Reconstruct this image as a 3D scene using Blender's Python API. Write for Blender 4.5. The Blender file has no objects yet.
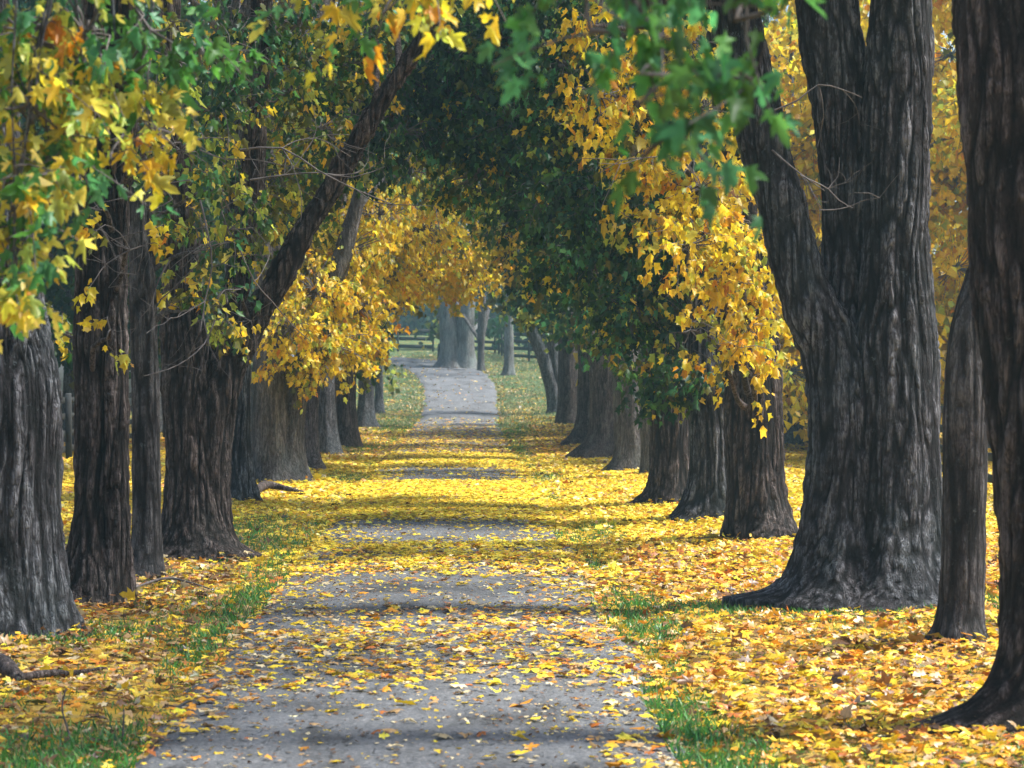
import bpy, math
import numpy as np
from mathutils import Vector

S = bpy.context.scene
COL = S.collection
R = math.radians
F, CX, CY, CAMX, CAMZ = 2600.0, 463.0, 368.0, 0.33, 2.34   # lens in pixels, vanishing point, camera position

# ------------------------------------------------------------------ terrain
HY = np.array([-400, 100, 112, 130, 150, 165, 176, 192, 240, 300, 900.0])
HZ = np.array([0, 0, 0.13, 1.0, 2.1, 2.75, 3.2, 3.5, 5.2, 7.0, 12.0])
_yy = np.arange(-400, 900, 1.0)
_zz = np.interp(_yy, HY, HZ)
_k = np.hanning(13); _k /= _k.sum()
_zz = np.convolve(np.pad(_zz, 6, mode='edge'), _k, mode='valid')

def base_z(y):
    return np.interp(y, _yy, _zz)

def vnoise(p, seed=0):
    """vectorised value noise in 0..1"""
    p = np.asarray(p, float)
    i = np.floor(p).astype(np.int64); f = p - i
    f = f * f * (3 - 2 * f)
    def h(dx, dy, dz):
        n = (i[:, 0] + dx) * 374761393 + (i[:, 1] + dy) * 668265263 + (i[:, 2] + dz) * 1274126177 + seed * 974711
        n = (n ^ (n >> 13)) * 1103515245
        n = n & 0x7fffffff
        n = (n ^ (n >> 15)) * 12345701 & 0x7fffffff
        return (n & 0xffff) / 65535.0
    r = 0
    for dx in (0, 1):
        for dy in (0, 1):
            for dz in (0, 1):
                w = (f[:, 0] if dx else 1 - f[:, 0]) * (f[:, 1] if dy else 1 - f[:, 1]) * (f[:, 2] if dz else 1 - f[:, 2])
                r = r + w * h(dx, dy, dz)
    return r

def n2(x, y, s, seed=0):
    x = np.asarray(x, float); y = np.asarray(y, float)
    return vnoise(np.stack([x.ravel() * s, y.ravel() * s, np.full(x.size, 0.5 + seed)], 1), seed).reshape(x.shape)

def sstep(a, b, x):
    t = np.clip((x - a) / (b - a), 0, 1)
    return t * t * (3 - 2 * t)

# road centreline (x, y): straight avenue, then a bend to the left over the rise
RC = np.array([(0, -60), (0, 60), (.08, 100), (0.22, 118), (.2, 132), (-.05, 142), (-.6, 151), (-1.6, 159), (-3.2, 166),
               (-6.0, 171.5), (-10, 175), (-18, 178.5), (-40, 184), (-90, 190.0)])
def densify(P, n):
    P = np.asarray(P, float)
    out = []
    for k in range(len(P) - 1):
        p0 = P[max(k - 1, 0)]; p1 = P[k]; p2 = P[k + 1]; p3 = P[min(k + 2, len(P) - 1)]
        m = n if np.isscalar(n) else n[k]
        for t in np.linspace(0, 1, m, endpoint=False):
            out.append(0.5 * ((2 * p1) + (-p0 + p2) * t + (2 * p0 - 5 * p1 + 4 * p2 - p3) * t * t + (-p0 + 3 * p1 - 3 * p2 + p3) * t ** 3))
    out.append(P[-1])
    return np.array(out)
ROADC = densify(RC, [40, 20, 12, 10, 10, 10, 10, 10, 10, 10, 10, 10, 10][:len(RC) - 1])
def road_dist(x, y):
    x = np.asarray(x, float); y = np.asarray(y, float)
    d = np.abs(x)
    m = y > 105
    if m.any():
        c = ROADC[ROADC[:, 1] > 95]
        dd = np.full(m.sum(), 1e9)
        xm, ym = x[m], y[m]
        for a, b in zip(c[:-1], c[1:]):
            v = b - a; L = v @ v
            t = np.clip(((xm - a[0]) * v[0] + (ym - a[1]) * v[1]) / L, 0, 1)
            dd = np.minimum(dd, np.hypot(xm - a[0] - t * v[0], ym - a[1] - t * v[1]))
        d = d.copy(); d[m] = dd
    return d

HW = 1.70   # half the road's width
def half_width(y):
    return HW + 0.35 * sstep(118, 150, y)
def ground_z(x, y):
    x = np.asarray(x, float); y = np.asarray(y, float)
    d = road_dist(x, y)
    w = half_width(y)
    bank = sstep(w, w + .8, d)
    z = base_z(y) - 0.05 * (1 - bank) + bank * (0.02 + 0.10 * (n2(x, y, .45, 3) - .5) + 0.05 * (n2(x, y, 1.7, 4) - .5))
    z = z + 0.10 * sstep(w + .8, w + 3.5, d)
    return z
def road_z(x, y, off, w):
    return base_z(y) + 0.012 + 0.035 * (1 - (off / w) ** 2) + 0.035 * (n2(x, y, .55, 7) - .5) + 0.02 * (n2(x, y * .6, 1.6, 8) - .5)

def Wp(px, py, Y):
    return np.array([CAMX + (px - CX) * Y / F, Y, CAMZ - (py - CY) * Y / F])
def ground_Y(py):
    lo, hi = 8.0, 189.0
    for _ in range(60):
        m = .5 * (lo + hi)
        if CY - F * (float(base_z(m)) + .06 - CAMZ) / m > py: lo = m
        else: hi = m
    return lo

# ------------------------------------------------------------------ materials
def new_mat(name):
    m = bpy.data.materials.new(name); m.use_nodes = True
    nt = m.node_tree; nt.nodes.clear()
    return m, nt, nt.nodes, nt.links
def N(nodes, t, **kw):
    n = nodes.new(t)
    for k, v in kw.items():
        setattr(n, k, v)
    return n
def ramp(nodes, stops, interp='LINEAR'):
    n = nodes.new('ShaderNodeValToRGB'); n.color_ramp.interpolation = interp
    e = n.color_ramp.elements
    while len(e) < len(stops): e.new(.5)
    for q, (p, c) in zip(e, stops):
        q.position = p; q.color = (c, c, c, 1) if np.isscalar(c) else (*c, 1)
    return n

def leaf_material(name, trans=.42, gloss=.06):
    m, nt, nd, lk = new_mat(name)
    a = N(nd, 'ShaderNodeAttribute', attribute_name='leaf_colour')
    tc = N(nd, 'ShaderNodeTexCoord')
    ns = N(nd, 'ShaderNodeTexNoise'); ns.inputs['Scale'].default_value = 28; ns.inputs['Detail'].default_value = 2
    lk.new(tc.outputs['Object'], ns.inputs['Vector'])
    mul = N(nd, 'ShaderNodeMix', data_type='RGBA', blend_type='MULTIPLY'); mul.inputs['Factor'].default_value = .45
    rp = ramp(nd, [(.3, (.58, .57, .5)), (.62, (1.1, 1.1, 1.1))])
    lk.new(ns.outputs['Fac'], rp.inputs['Fac'])
    lk.new(a.outputs['Color'], mul.inputs['A']); lk.new(rp.outputs['Color'], mul.inputs['B'])
    d = N(nd, 'ShaderNodeBsdfDiffuse'); t = N(nd, 'ShaderNodeBsdfTranslucent')
    g = N(nd, 'ShaderNodeBsdfGlossy'); g.inputs['Roughness'].default_value = .45; g.inputs['Color'].default_value = (.8, .85, .9, 1)
    lk.new(mul.outputs['Result'], d.inputs['Color']); lk.new(mul.outputs['Result'], t.inputs['Color'])
    m1 = N(nd, 'ShaderNodeMixShader'); m1.inputs['Fac'].default_value = trans
    lk.new(d.outputs[0], m1.inputs[1]); lk.new(t.outputs[0], m1.inputs[2])
    m2 = N(nd, 'ShaderNodeMixShader'); m2.inputs['Fac'].default_value = gloss
    lk.new(m1.outputs[0], m2.inputs[1]); lk.new(g.outputs[0], m2.inputs[2])
    o = N(nd, 'ShaderNodeOutputMaterial'); lk.new(m2.outputs[0], o.inputs['Surface'])
    return m
M_LEAF = leaf_material('living leaf', .56, .025)
M_LITTER = leaf_material('fallen leaf', .2, .06)
M_GRASS = leaf_material('grass blade', .35, .05)

def bark_material(name, dark, mid, light, moss, scale=1.0, moss_amt=.5):
    m, nt, nd, lk = new_mat(name)
    tc = N(nd, 'ShaderNodeTexCoord')
    def noise(sc, zs, det=5, rough=.6, dist=0.0):
        mp = N(nd, 'ShaderNodeMapping'); mp.inputs['Scale'].default_value = (1, 1, zs)
        lk.new(tc.outputs['Object'], mp.inputs['Vector'])
        n = N(nd, 'ShaderNodeTexNoise'); n.inputs['Scale'].default_value = sc; n.inputs['Detail'].default_value = det
        n.inputs['Roughness'].default_value = rough; n.inputs['Distortion'].default_value = dist
        lk.new(mp.outputs[0], n.inputs['Vector']); return n.outputs['Fac']
    def math_(op, a, b, c=None):
        n = N(nd, 'ShaderNodeMath', operation=op)
        for k, q in enumerate((a, b, c)):
            if q is None: continue
            if isinstance(q, (int, float)): n.inputs[k].default_value = q
            else: lk.new(q, n.inputs[k])
        return n.outputs[0]
    def fissure(sc, zs, dist):
        # long wandering cracks: where the noise crosses its middle value
        d = math_('ABSOLUTE', math_('SUBTRACT', noise(sc, zs, 3, .5, dist), .5), 0)
        r = ramp(nd, [(0, 0), (.035, .45), (.10, .9), (.2, 1)]); lk.new(d, r.inputs['Fac']); return r.outputs['Color']
    f1 = fissure(11 * scale, .085, .9); f2 = fissure(24 * scale, .14, 1.3); f3 = fissure(16 * scale, .55, .6)
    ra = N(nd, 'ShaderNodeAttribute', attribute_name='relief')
    relr = ramp(nd, [(0, .0), (.15, .2), (.4, .85), (.7, 1.15), (1, 1.35)]); lk.new(ra.outputs['Fac'], relr.inputs['Fac'])  # fissures dark, ridges pale: bark tone plus painted crevice shade and ridge highlights
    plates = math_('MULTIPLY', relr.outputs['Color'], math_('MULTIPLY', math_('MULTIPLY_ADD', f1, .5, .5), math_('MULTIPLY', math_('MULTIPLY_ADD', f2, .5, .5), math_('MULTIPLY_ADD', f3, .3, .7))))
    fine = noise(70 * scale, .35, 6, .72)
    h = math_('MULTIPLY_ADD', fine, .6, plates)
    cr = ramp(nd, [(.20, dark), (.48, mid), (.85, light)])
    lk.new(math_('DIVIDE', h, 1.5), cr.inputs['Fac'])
    # broad patches of algae and of darker, wetter bark
    br = ramp(nd, [(.45, 0), (.68, 1)]); lk.new(noise(1.5, .6, 5, .65), br.inputs['Fac'])
    mx = N(nd, 'ShaderNodeMix', data_type='RGBA', blend_type='MIX'); mx.inputs['B'].default_value = (*moss, 1)
    lk.new(math_('MULTIPLY', math_('MULTIPLY', br.outputs['Color'], moss_amt), math_('MULTIPLY_ADD', plates, .7, .15)), mx.inputs['Factor']); lk.new(cr.outputs['Color'], mx.inputs['A'])
    wr = ramp(nd, [(.35, (.55, .52, .52)), (.6, (1.1, 1.1, 1.1))]); lk.new(noise(2.6, .35, 4, .6), wr.inputs['Fac'])
    mw = N(nd, 'ShaderNodeMix', data_type='RGBA', blend_type='MULTIPLY'); mw.inputs['Factor'].default_value = 1
    lk.new(mx.outputs['Result'], mw.inputs['A']); lk.new(wr.outputs['Color'], mw.inputs['B'])
    lr = ramp(nd, [(.60, 0), (.72, .45)]); lk.new(noise(15, .7, 6, .78), lr.inputs['Fac'])
    mx2 = N(nd, 'ShaderNodeMix', data_type='RGBA'); mx2.inputs['B'].default_value = (light[0] * 1.25, light[1] * 1.45, light[2] * 1.45, 1)
    lk.new(lr.outputs['Color'], mx2.inputs['Factor']); lk.new(mw.outputs['Result'], mx2.inputs['A'])
    b = N(nd, 'ShaderNodeBsdfPrincipled'); b.inputs['Roughness'].default_value = .9; b.inputs['Specular IOR Level'].default_value = .2
    lk.new(mx2.outputs['Result'], b.inputs['Base Color'])
    bp = N(nd, 'ShaderNodeBump'); bp.inputs['Strength'].default_value = 1.0; bp.inputs['Distance'].default_value = .05 / scale
    lk.new(h, bp.inputs['Height']); lk.new(bp.outputs[0], b.inputs['Normal'])
    o = N(nd, 'ShaderNodeOutputMaterial'); lk.new(b.outputs[0], o.inputs['Surface'])
    return m
M_BARK = bark_material('furrowed grey bark', (.006, .0058, .0066), (.064, .062, .071), (.29, .30, .335), (.055, .11, .12), 1.0, .55)
M_BARK_DARK = bark_material('dark wet bark', (.005, .004, .004), (.056, .043, .041), (.24, .20, .195), (.045, .072, .07), 1.0, .4)
M_BARK_PALE = bark_material('pale grey bark', (.015, .014, .014), (.085, .076, .078), (.25, .235, .24), (.065, .115, .108), .8, .6)
M_BARK_FAR = bark_material('far bark tinted as haze', (.06, .06, .06), (.20, .20, .20), (.36, .37, .37), (.16, .25, .25), .7, .7)  # haze and open light put into the far trunks' paler, tealer colour
M_BARK_FINE = bark_material('fine grey bark', (.012, .011, .012), (.075, .070, .076), (.23, .225, .235), (.07, .10, .10), 1.5, .4)

def twig_material():
    m, nt, nd, lk = new_mat('bare twig')
    tc = N(nd, 'ShaderNodeTexCoord'); ns = N(nd, 'ShaderNodeTexNoise'); ns.inputs['Scale'].default_value = 9
    lk.new(tc.outputs['Object'], ns.inputs['Vector'])
    rp = ramp(nd, [(.3, (.05, .042, .042)), (.7, (.16, .145, .145))]); lk.new(ns.outputs['Fac'], rp.inputs['Fac'])
    b = N(nd, 'ShaderNodeBsdfPrincipled'); b.inputs['Roughness'].default_value = .8
    lk.new(rp.outputs[0], b.inputs['Base Color'])
    o = N(nd, 'ShaderNodeOutputMaterial'); lk.new(b.outputs[0], o.inputs['Surface'])
    return m
M_TWIG = twig_material()

def plain(name, a, b_, scale=6, rough=.8, bump=.3):
    m, nt, nd, lk = new_mat(name)
    tc = N(nd, 'ShaderNodeTexCoord'); ns = N(nd, 'ShaderNodeTexNoise'); ns.inputs['Scale'].default_value = scale; ns.inputs['Detail'].default_value = 6; ns.inputs['Roughness'].default_value = .65
    lk.new(tc.outputs['Object'], ns.inputs['Vector'])
    rp = ramp(nd, [(.3, a), (.7, b_)]); lk.new(ns.outputs['Fac'], rp.inputs['Fac'])
    b = N(nd, 'ShaderNodeBsdfPrincipled'); b.inputs['Roughness'].default_value = rough
    lk.new(rp.outputs[0], b.inputs['Base Color'])
    bp = N(nd, 'ShaderNodeBump'); bp.inputs['Strength'].default_value = bump; bp.inputs['Distance'].default_value = .02
    lk.new(ns.outputs['Fac'], bp.inputs['Height']); lk.new(bp.outputs[0], b.inputs['Normal'])
    o = N(nd, 'ShaderNodeOutputMaterial'); lk.new(b.outputs[0], o.inputs['Surface'])
    return m
M_FENCE = plain('black painted board', (.012, .014, .016), (.035, .04, .043), 8)
M_POSTW = plain('weathered post', (.05, .05, .048), (.13, .13, .12), 8)
M_WHITE = plain('white painted siding', (.55, .57, .58), (.78, .79, .8), 4)
M_ROOF = plain('grey shingles', (.09, .09, .095), (.17, .17, .175), 12)
M_BRICK = plain('pale red brick', (.22, .13, .11), (.34, .22, .19), 14)
M_GLASS = plain('window glass', (.02, .025, .03), (.04, .05, .055), 2, .15, 0)

def ground_material():
    m, nt, nd, lk = new_mat('leaf strewn turf')
    tc = N(nd, 'ShaderNodeTexCoord')
    vo = N(nd, 'ShaderNodeTexVoronoi'); vo.inputs['Scale'].default_value = 9
    wn = N(nd, 'ShaderNodeTexNoise'); wn.inputs['Scale'].default_value = 14
    lk.new(tc.outputs['Object'], wn.inputs['Vector'])
    mixv = N(nd, 'ShaderNodeMix', data_type='VECTOR'); mixv.inputs['Factor'].default_value = .06
    lk.new(tc.outputs['Object'], mixv.inputs['A']); lk.new(wn.outputs['Color'], mixv.inputs['B'])
    lk.new(mixv.outputs['Result'], vo.inputs['Vector'])
    sep = N(nd, 'ShaderNodeSeparateColor'); lk.new(vo.outputs['Color'], sep.inputs[0])
    leafc = ramp(nd, [(0, (.07, .05, .02)), (.2, (.20, .11, .03)), (.45, (.42, .24, .03)), (.7, (.55, .35, .04)), (1, (.35, .27, .10))])
    lk.new(sep.outputs[0], leafc.inputs['Fac'])
    gn = N(nd, 'ShaderNodeTexNoise'); gn.inputs['Scale'].default_value = 40; gn.inputs['Detail'].default_value = 5
    lk.new(tc.outputs['Object'], gn.inputs['Vector'])
    grass = ramp(nd, [(.3, (.03, .055, .02)), (.5, (.07, .13, .05)), (.72, (.17, .19, .10))])
    lk.new(gn.outputs['Fac'], grass.inputs['Fac'])
    big = N(nd, 'ShaderNodeTexNoise'); big.inputs['Scale'].default_value = .55; big.inputs['Detail'].default_value = 5; big.inputs['Roughness'].default_value = .6
    lk.new(tc.outputs['Object'], big.inputs['Vector'])
    # cover of leaves: thick under the avenue, thinner over the open rise beyond it
    sx = N(nd, 'ShaderNodeSeparateXYZ'); lk.new(tc.outputs['Object'], sx.inputs[0])
    fall = N(nd, 'ShaderNodeMapRange'); fall.inputs['From Min'].default_value = 75; fall.inputs['From Max'].default_value = 125
    fall.inputs['To Min'].default_value = .18; fall.inputs['To Max'].default_value = -.19
    lk.new(sx.outputs['Y'], fall.inputs['Value'])
    a1 = N(nd, 'ShaderNodeMath', operation='ADD'); lk.new(big.outputs['Fac'], a1.inputs[0]); lk.new(fall.outputs[0], a1.inputs[1])
    a2 = N(nd, 'ShaderNodeMath', operation='MULTIPLY_ADD'); a2.inputs[1].default_value = .35; lk.new(sep.outputs[1], a2.inputs[0]); lk.new(a1.outputs[0], a2.inputs[2])
    cov = ramp(nd, [(.60, 0), (.68, 1)]); lk.new(a2.outputs[0], cov.inputs['Fac'])
    mx = N(nd, 'ShaderNodeMix', data_type='RGBA')
    lk.new(cov.outputs[0], mx.inputs['Factor']); lk.new(grass.outputs[0], mx.inputs['A']); lk.new(leafc.outputs[0], mx.inputs['B'])
    b = N(nd, 'ShaderNodeBsdfPrincipled'); b.inputs['Roughness'].default_value = .95; b.inputs['Specular IOR Level'].default_value = .1
    lk.new(mx.outputs['Result'], b.inputs['Base Color'])
    bp = N(nd, 'ShaderNodeBump'); bp.inputs['Distance'].default_value = .05; bp.inputs['Strength'].default_value = .8
    lk.new(gn.outputs['Fac'], bp.inputs['Height']); lk.new(bp.outputs[0], b.inputs['Normal'])
    o = N(nd, 'ShaderNodeOutputMaterial'); lk.new(b.outputs[0], o.inputs['Surface'])
    return m

def road_material():
    m, nt, nd, lk = new_mat('worn asphalt')
    tc = N(nd, 'ShaderNodeTexCoord')
    f = N(nd, 'ShaderNodeTexNoise'); f.inputs['Scale'].default_value = 38; f.inputs['Detail'].default_value = 6; f.inputs['Roughness'].default_value = .75
    lk.new(tc.outputs['Object'], f.inputs['Vector'])
    mp = N(nd, 'ShaderNodeMapping'); mp.inputs['Scale'].default_value = (.9, .45, 1)
    lk.new(tc.outputs['Object'], mp.inputs['Vector'])
    g = N(nd, 'ShaderNodeTexNoise'); g.inputs['Scale'].default_value = 1.6; g.inputs['Detail'].default_value = 6; g.inputs['Roughness'].default_value = .62
    lk.new(mp.outputs[0], g.inputs['Vector'])
    c1 = ramp(nd, [(.28, (.055, .059, .064)), (.5, (.124, .132, .142)), (.72, (.24, .25, .265))]); lk.new(f.outputs['Fac'], c1.inputs['Fac'])
    c2 = ramp(nd, [(.34, (.45, .44, .43)), (.46, (.9, .9, .9)), (.7, (1.25, 1.26, 1.28))]); lk.new(g.outputs['Fac'], c2.inputs['Fac'])
    mu = N(nd, 'ShaderNodeMix', data_type='RGBA', blend_type='MULTIPLY'); mu.inputs['Factor'].default_value = 1
    lk.new(c1.outputs[0], mu.inputs['A']); lk.new(c2.outputs[0], mu.inputs['B'])
    mq = N(nd, 'ShaderNodeMapping'); mq.inputs['Scale'].default_value = (1, .3, 1); lk.new(tc.outputs['Object'], mq.inputs['Vector'])
    sp = N(nd, 'ShaderNodeTexNoise'); sp.inputs['Scale'].default_value = 16; sp.inputs['Detail'].default_value = 8; sp.inputs['Roughness'].default_value = .8
    lk.new(mq.outputs[0], sp.inputs['Vector'])
    ck = ramp(nd, [(.36, .75), (.43, 0)]); lk.new(sp.outputs['Fac'], ck.inputs['Fac'])
    pl = ramp(nd, [(.56, 0), (.70, .6)]); lk.new(sp.outputs['Fac'], pl.inputs['Fac'])
    mk0 = N(nd, 'ShaderNodeMix', data_type='RGBA'); mk0.inputs['B'].default_value = (.36, .36, .37, 1)
    lk.new(pl.outputs[0], mk0.inputs['Factor']); lk.new(mu.outputs['Result'], mk0.inputs['A'])
    mk = N(nd, 'ShaderNodeMix', data_type='RGBA'); mk.inputs['B'].default_value = (.05, .047, .046, 1)
    lk.new(ck.outputs[0], mk.inputs['Factor']); lk.new(mk0.outputs['Result'], mk.inputs['A'])
    b = N(nd, 'ShaderNodeBsdfPrincipled'); b.inputs['Roughness'].default_value = .88; b.inputs['Specular IOR Level'].default_value = .2
    lk.new(mk.outputs['Result'], b.inputs['Base Color'])
    hh = N(nd, 'ShaderNodeMath', operation='SUBTRACT'); lk.new(f.outputs['Fac'], hh.inputs[0]); lk.new(ck.outputs[0], hh.inputs[1])
    bp = N(nd, 'ShaderNodeBump'); bp.inputs['Distance'].default_value = .014; bp.inputs['Strength'].default_value = .8
    lk.new(hh.outputs[0], bp.inputs['Height']); lk.new(bp.outputs[0], b.inputs['Normal'])
    o = N(nd, 'ShaderNodeOutputMaterial'); lk.new(b.outputs[0], o.inputs['Surface'])
    return m
M_GROUND = ground_material(); M_ROAD = road_material()

# ------------------------------------------------------------------ mesh helpers
class MB:
    def __init__(self): self.v = []; self.f = []; self.n = 0; self.r = []
    def add(self, v, f):
        v = np.asarray(v, float)
        self.v.append(v); n0 = self.n; self.f += [[i + n0 for i in q] for q in f]; self.n += len(v)
    def box(self, x0, x1, y0, y1, z0, z1):
        self.add([(x0, y0, z0), (x1, y0, z0), (x1, y1, z0), (x0, y1, z0), (x0, y0, z1), (x1, y0, z1), (x1, y1, z1), (x0, y1, z1)],
                 [(0, 3, 2, 1), (4, 5, 6, 7), (0, 1, 5, 4), (1, 2, 6, 5), (2, 3, 7, 6), (3, 0, 4, 7)])
    def build(self, name, mat, parent=None, smooth=True, origin=None):
        v = np.concatenate(self.v)
        if origin is not None: v = v - np.asarray(origin)
        me = bpy.data.meshes.new(name)
        ln = np.fromiter(map(len, self.f), np.int32, len(self.f)); fl = np.fromiter((i for q in self.f for i in q), np.int32, int(ln.sum()))
        me.vertices.add(len(v)); me.vertices.foreach_set('co', v.astype(np.float32).ravel())
        me.loops.add(len(fl)); me.loops.foreach_set('vertex_index', fl)
        me.polygons.add(len(ln)); me.polygons.foreach_set('loop_start', np.concatenate([[0], np.cumsum(ln)[:-1]]).astype(np.int32))
        me.update(calc_edges=True)
        me.materials.append(mat)
        if smooth: me.polygons.foreach_set('use_smooth', [True] * len(me.polygons))
        me.update()
        if self.r and sum(map(len, self.r)) == len(v):
            at = me.attributes.new('relief', 'FLOAT', 'POINT'); at.data.foreach_set('value', np.concatenate(self.r).astype(np.float32))
        o = bpy.data.objects.new(name, me); COL.objects.link(o)
        if parent is not None: o.parent = parent
        return o

def tag(o, label=None, cat=None, group=None, kind=None):
    if label: o['label'] = label
    if cat: o['category'] = cat
    if group: o['group'] = group
    if kind: o['kind'] = kind
    return o
def empty(name, loc):
    o = bpy.data.objects.new(name, None); COL.objects.link(o); o.location = [float(q) for q in loc]; o.empty_display_size = .3
    return o

def tube(mb, P, rad, seg=12, bump=0.0, roots=None, zbase=0.0, seed=0, step=None, cap=True, relief=0.0):
    """tapered tube along control points; roots: list of (angle, length, height, sharpness)"""
    P = np.asarray(P, float); rad = np.asarray(rad, float)
    L = np.linalg.norm(np.diff(P, axis=0), axis=1)
    if step is None: step = .3
    n = [max(2, int(math.ceil(l / step))) for l in L]
    Q = densify(np.column_stack([P, rad]), n)
    C, rr = Q[:, :3], np.maximum(Q[:, 3], .002)
    T = np.gradient(C, axis=0); T /= np.linalg.norm(T, axis=1)[:, None] + 1e-9
    ref = np.array([1.0, 0.0, 0.0]) if abs(T[0][0]) < .8 else np.array([0, 0, 1.0])
    U = np.zeros_like(C); u = ref - T[0] * (ref @ T[0]); u /= np.linalg.norm(u)
    for i in range(len(C)):
        u = u - T[i] * (u @ T[i]); u /= np.linalg.norm(u); U[i] = u
    V = np.cross(T, U)
    th = np.linspace(0, 2 * np.pi, seg, endpoint=False)
    ct, st = np.cos(th), np.sin(th)
    rad2 = np.repeat(rr[:, None], seg, 1)
    if roots:
        h = np.maximum(C[:, 2] - zbase, 0)
        for a, ln, hh, sh in roots:
            lobe = np.maximum(0, np.cos(th - a)) ** sh
            rad2 = rad2 + np.outer(np.exp(-h / hh), lobe) * ln
    D = U[:, None, :] * ct[None, :, None] + V[:, None, :] * st[None, :, None]
    X = C[:, None, :] + D * rad2[:, :, None]
    rel = np.full(X.shape[:2], .7)
    if relief:
        q = X.reshape(-1, 3)
        wz = np.stack([vnoise(q * [3, 3, 1.2], seed + 5), vnoise(q * [3, 3, 1.2], seed + 6), vnoise(q * [5, 5, 2], seed + 7)], 1) - .5
        def ridge(fx, fz, w, sd, k):
            nn = vnoise((q + wz * w) * [fx, fx, fz], sd)
            return np.clip(np.abs(nn - .5) * k, 0, 1)
        a_ = ridge(17.0, 1.5, .10, seed + 11, 3.6); b_ = ridge(25.0, 4.2, .08, seed + 12, 3.2); c_ = ridge(10.0, 10.0, .12, seed + 13, 5.0)
        rl = a_ ** .7 * (.30 + .70 * b_ ** .7) * (.6 + .4 * c_)
        rel = rl.reshape(X.shape[:2])
        X = X + D * ((rel - .5) * relief)[:, :, None]
    if bump:
        q = X.reshape(-1, 3)
        d = (vnoise(q * [2.2, 2.2, .8], seed) - .5) * 1.6 + (vnoise(q * [11, 11, 1.3], seed + 1) - .5) * .9 + (vnoise(q * [30, 30, 4], seed + 2) - .5) * .45
        X = X + D * (d.reshape(X.shape[:2]) * bump)[:, :, None]
    m, k = X.shape[:2]
    idx = np.arange(m * k).reshape(m, k)
    a = idx[:-1]; b = idx[1:]
    F_ = np.stack([a, np.roll(a, -1, 1), np.roll(b, -1, 1), b], -1).reshape(-1, 4).tolist()
    v = X.reshape(-1, 3)
    if cap:
        F_.append(tuple(range((m - 1) * k, m * k)))
    mb.add(v, F_); mb.r.append(rel.ravel())

# leaf templates: (verts, tris), stalk at origin, tip at +y, unit length
def fan(out, c):
    v = np.array([c] + out); n = len(out)
    return v, [(0, i + 1, (i + 1) % n + 1) for i in range(n)]
_oa = [(0, 0), (.30, -.08), (.20, .12), (.38, .26), (.50, .56), (.29, .48), (.19, .54), (.20, .80), (0, 1.10), (-.20, .80), (-.19, .54), (-.29, .48), (-.50, .56), (-.38, .26), (-.20, .12), (-.30, -.08)]
_ob = [(0, 0), (.32, .04), (.30, .26), (.44, .60), (.22, .62), (0, 1.05), (-.22, .62), (-.44, .60), (-.30, .26), (-.32, .04)]
_ol = [(0, 0), (.40, -.04), (.22, .17), (.40, .30), (.56, .52), (.30, .48), (.19, .50), (.20, .74), (0, 1.0), (-.20, .74), (-.19, .50), (-.30, .48), (-.56, .52), (-.40, .30), (-.22, .17), (-.40, -.04)]
_oc = [(0, 0), (.5, .42), (0, 1), (-.5, .42)]
def templ(out, c):
    v, f = fan([(x, y, 0) for x, y in out], (c[0], c[1], 0)); return v, np.array(f)
T_A, T_B, T_L = templ(_oa, (0, .3)), templ(_ob, (0, .32)), templ(_ol, (0, .3))
T_C = (np.array([(x, y, 0) for x, y in _oc], float), np.array([(0, 1, 2), (0, 2, 3)]))
def leaf_mesh(name, tmpl, pos, tip, nrm, size, colour, mat, rng, parent=None, curl=.45, origin=None, fold=.9):
    tv, tf = tmpl
    n = len(pos)
    tip = tip / (np.linalg.norm(tip, axis=1)[:, None] + 1e-9)
    nrm = nrm - tip * np.sum(nrm * tip, 1)[:, None]; nrm /= np.linalg.norm(nrm, axis=1)[:, None] + 1e-9
    side = np.cross(tip, nrm)
    wid = rng.uniform(.75, 1.1, n)
    c1 = rng.normal(fold, .28, n); c2 = np.clip(rng.normal(curl * .5, curl * .7, n), -curl * .5, curl * 2); tw = rng.normal(0, .25, n)
    crumple = rng.normal(0, .05, (n, len(tv)))
    x = tv[None, :, 0] * wid[:, None]; y = np.repeat(tv[None, :, 1], n, 0)
    z = -np.abs(x) * c1[:, None] - (y ** 2) * c2[:, None] + x * y * tw[:, None] + crumple
    V = pos[:, None, :] + size[:, None, None] * (x[..., None] * side[:, None, :] + y[..., None] * tip[:, None, :] + z[..., None] * nrm[:, None, :])
    k = len(tv)
    if origin is not None: V = V - np.asarray(origin)
    V = V.reshape(-1, 3)
    Fc = (tf[None] + (np.arange(n) * k)[:, None, None]).reshape(-1, 3)
    me = bpy.data.meshes.new(name)
    me.vertices.add(len(V)); me.vertices.foreach_set('co', V.astype(np.float32).ravel())
    me.loops.add(Fc.size); me.loops.foreach_set('vertex_index', Fc.astype(np.int32).ravel())
    me.polygons.add(len(Fc)); me.polygons.foreach_set('loop_start', (np.arange(len(Fc)) * 3).astype(np.int32))
    me.update(calc_edges=True)
    at = me.attributes.new('leaf_colour', 'FLOAT_COLOR', 'POINT')
    cc = np.concatenate([colour, np.ones((n, 1))], 1)
    at.data.foreach_set('color', np.repeat(cc, k, 0).astype(np.float32).ravel())
    me.materials.append(mat)
    o = bpy.data.objects.new(name, me); COL.objects.link(o)
    if parent is not None: o.parent = parent
    return o

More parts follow.
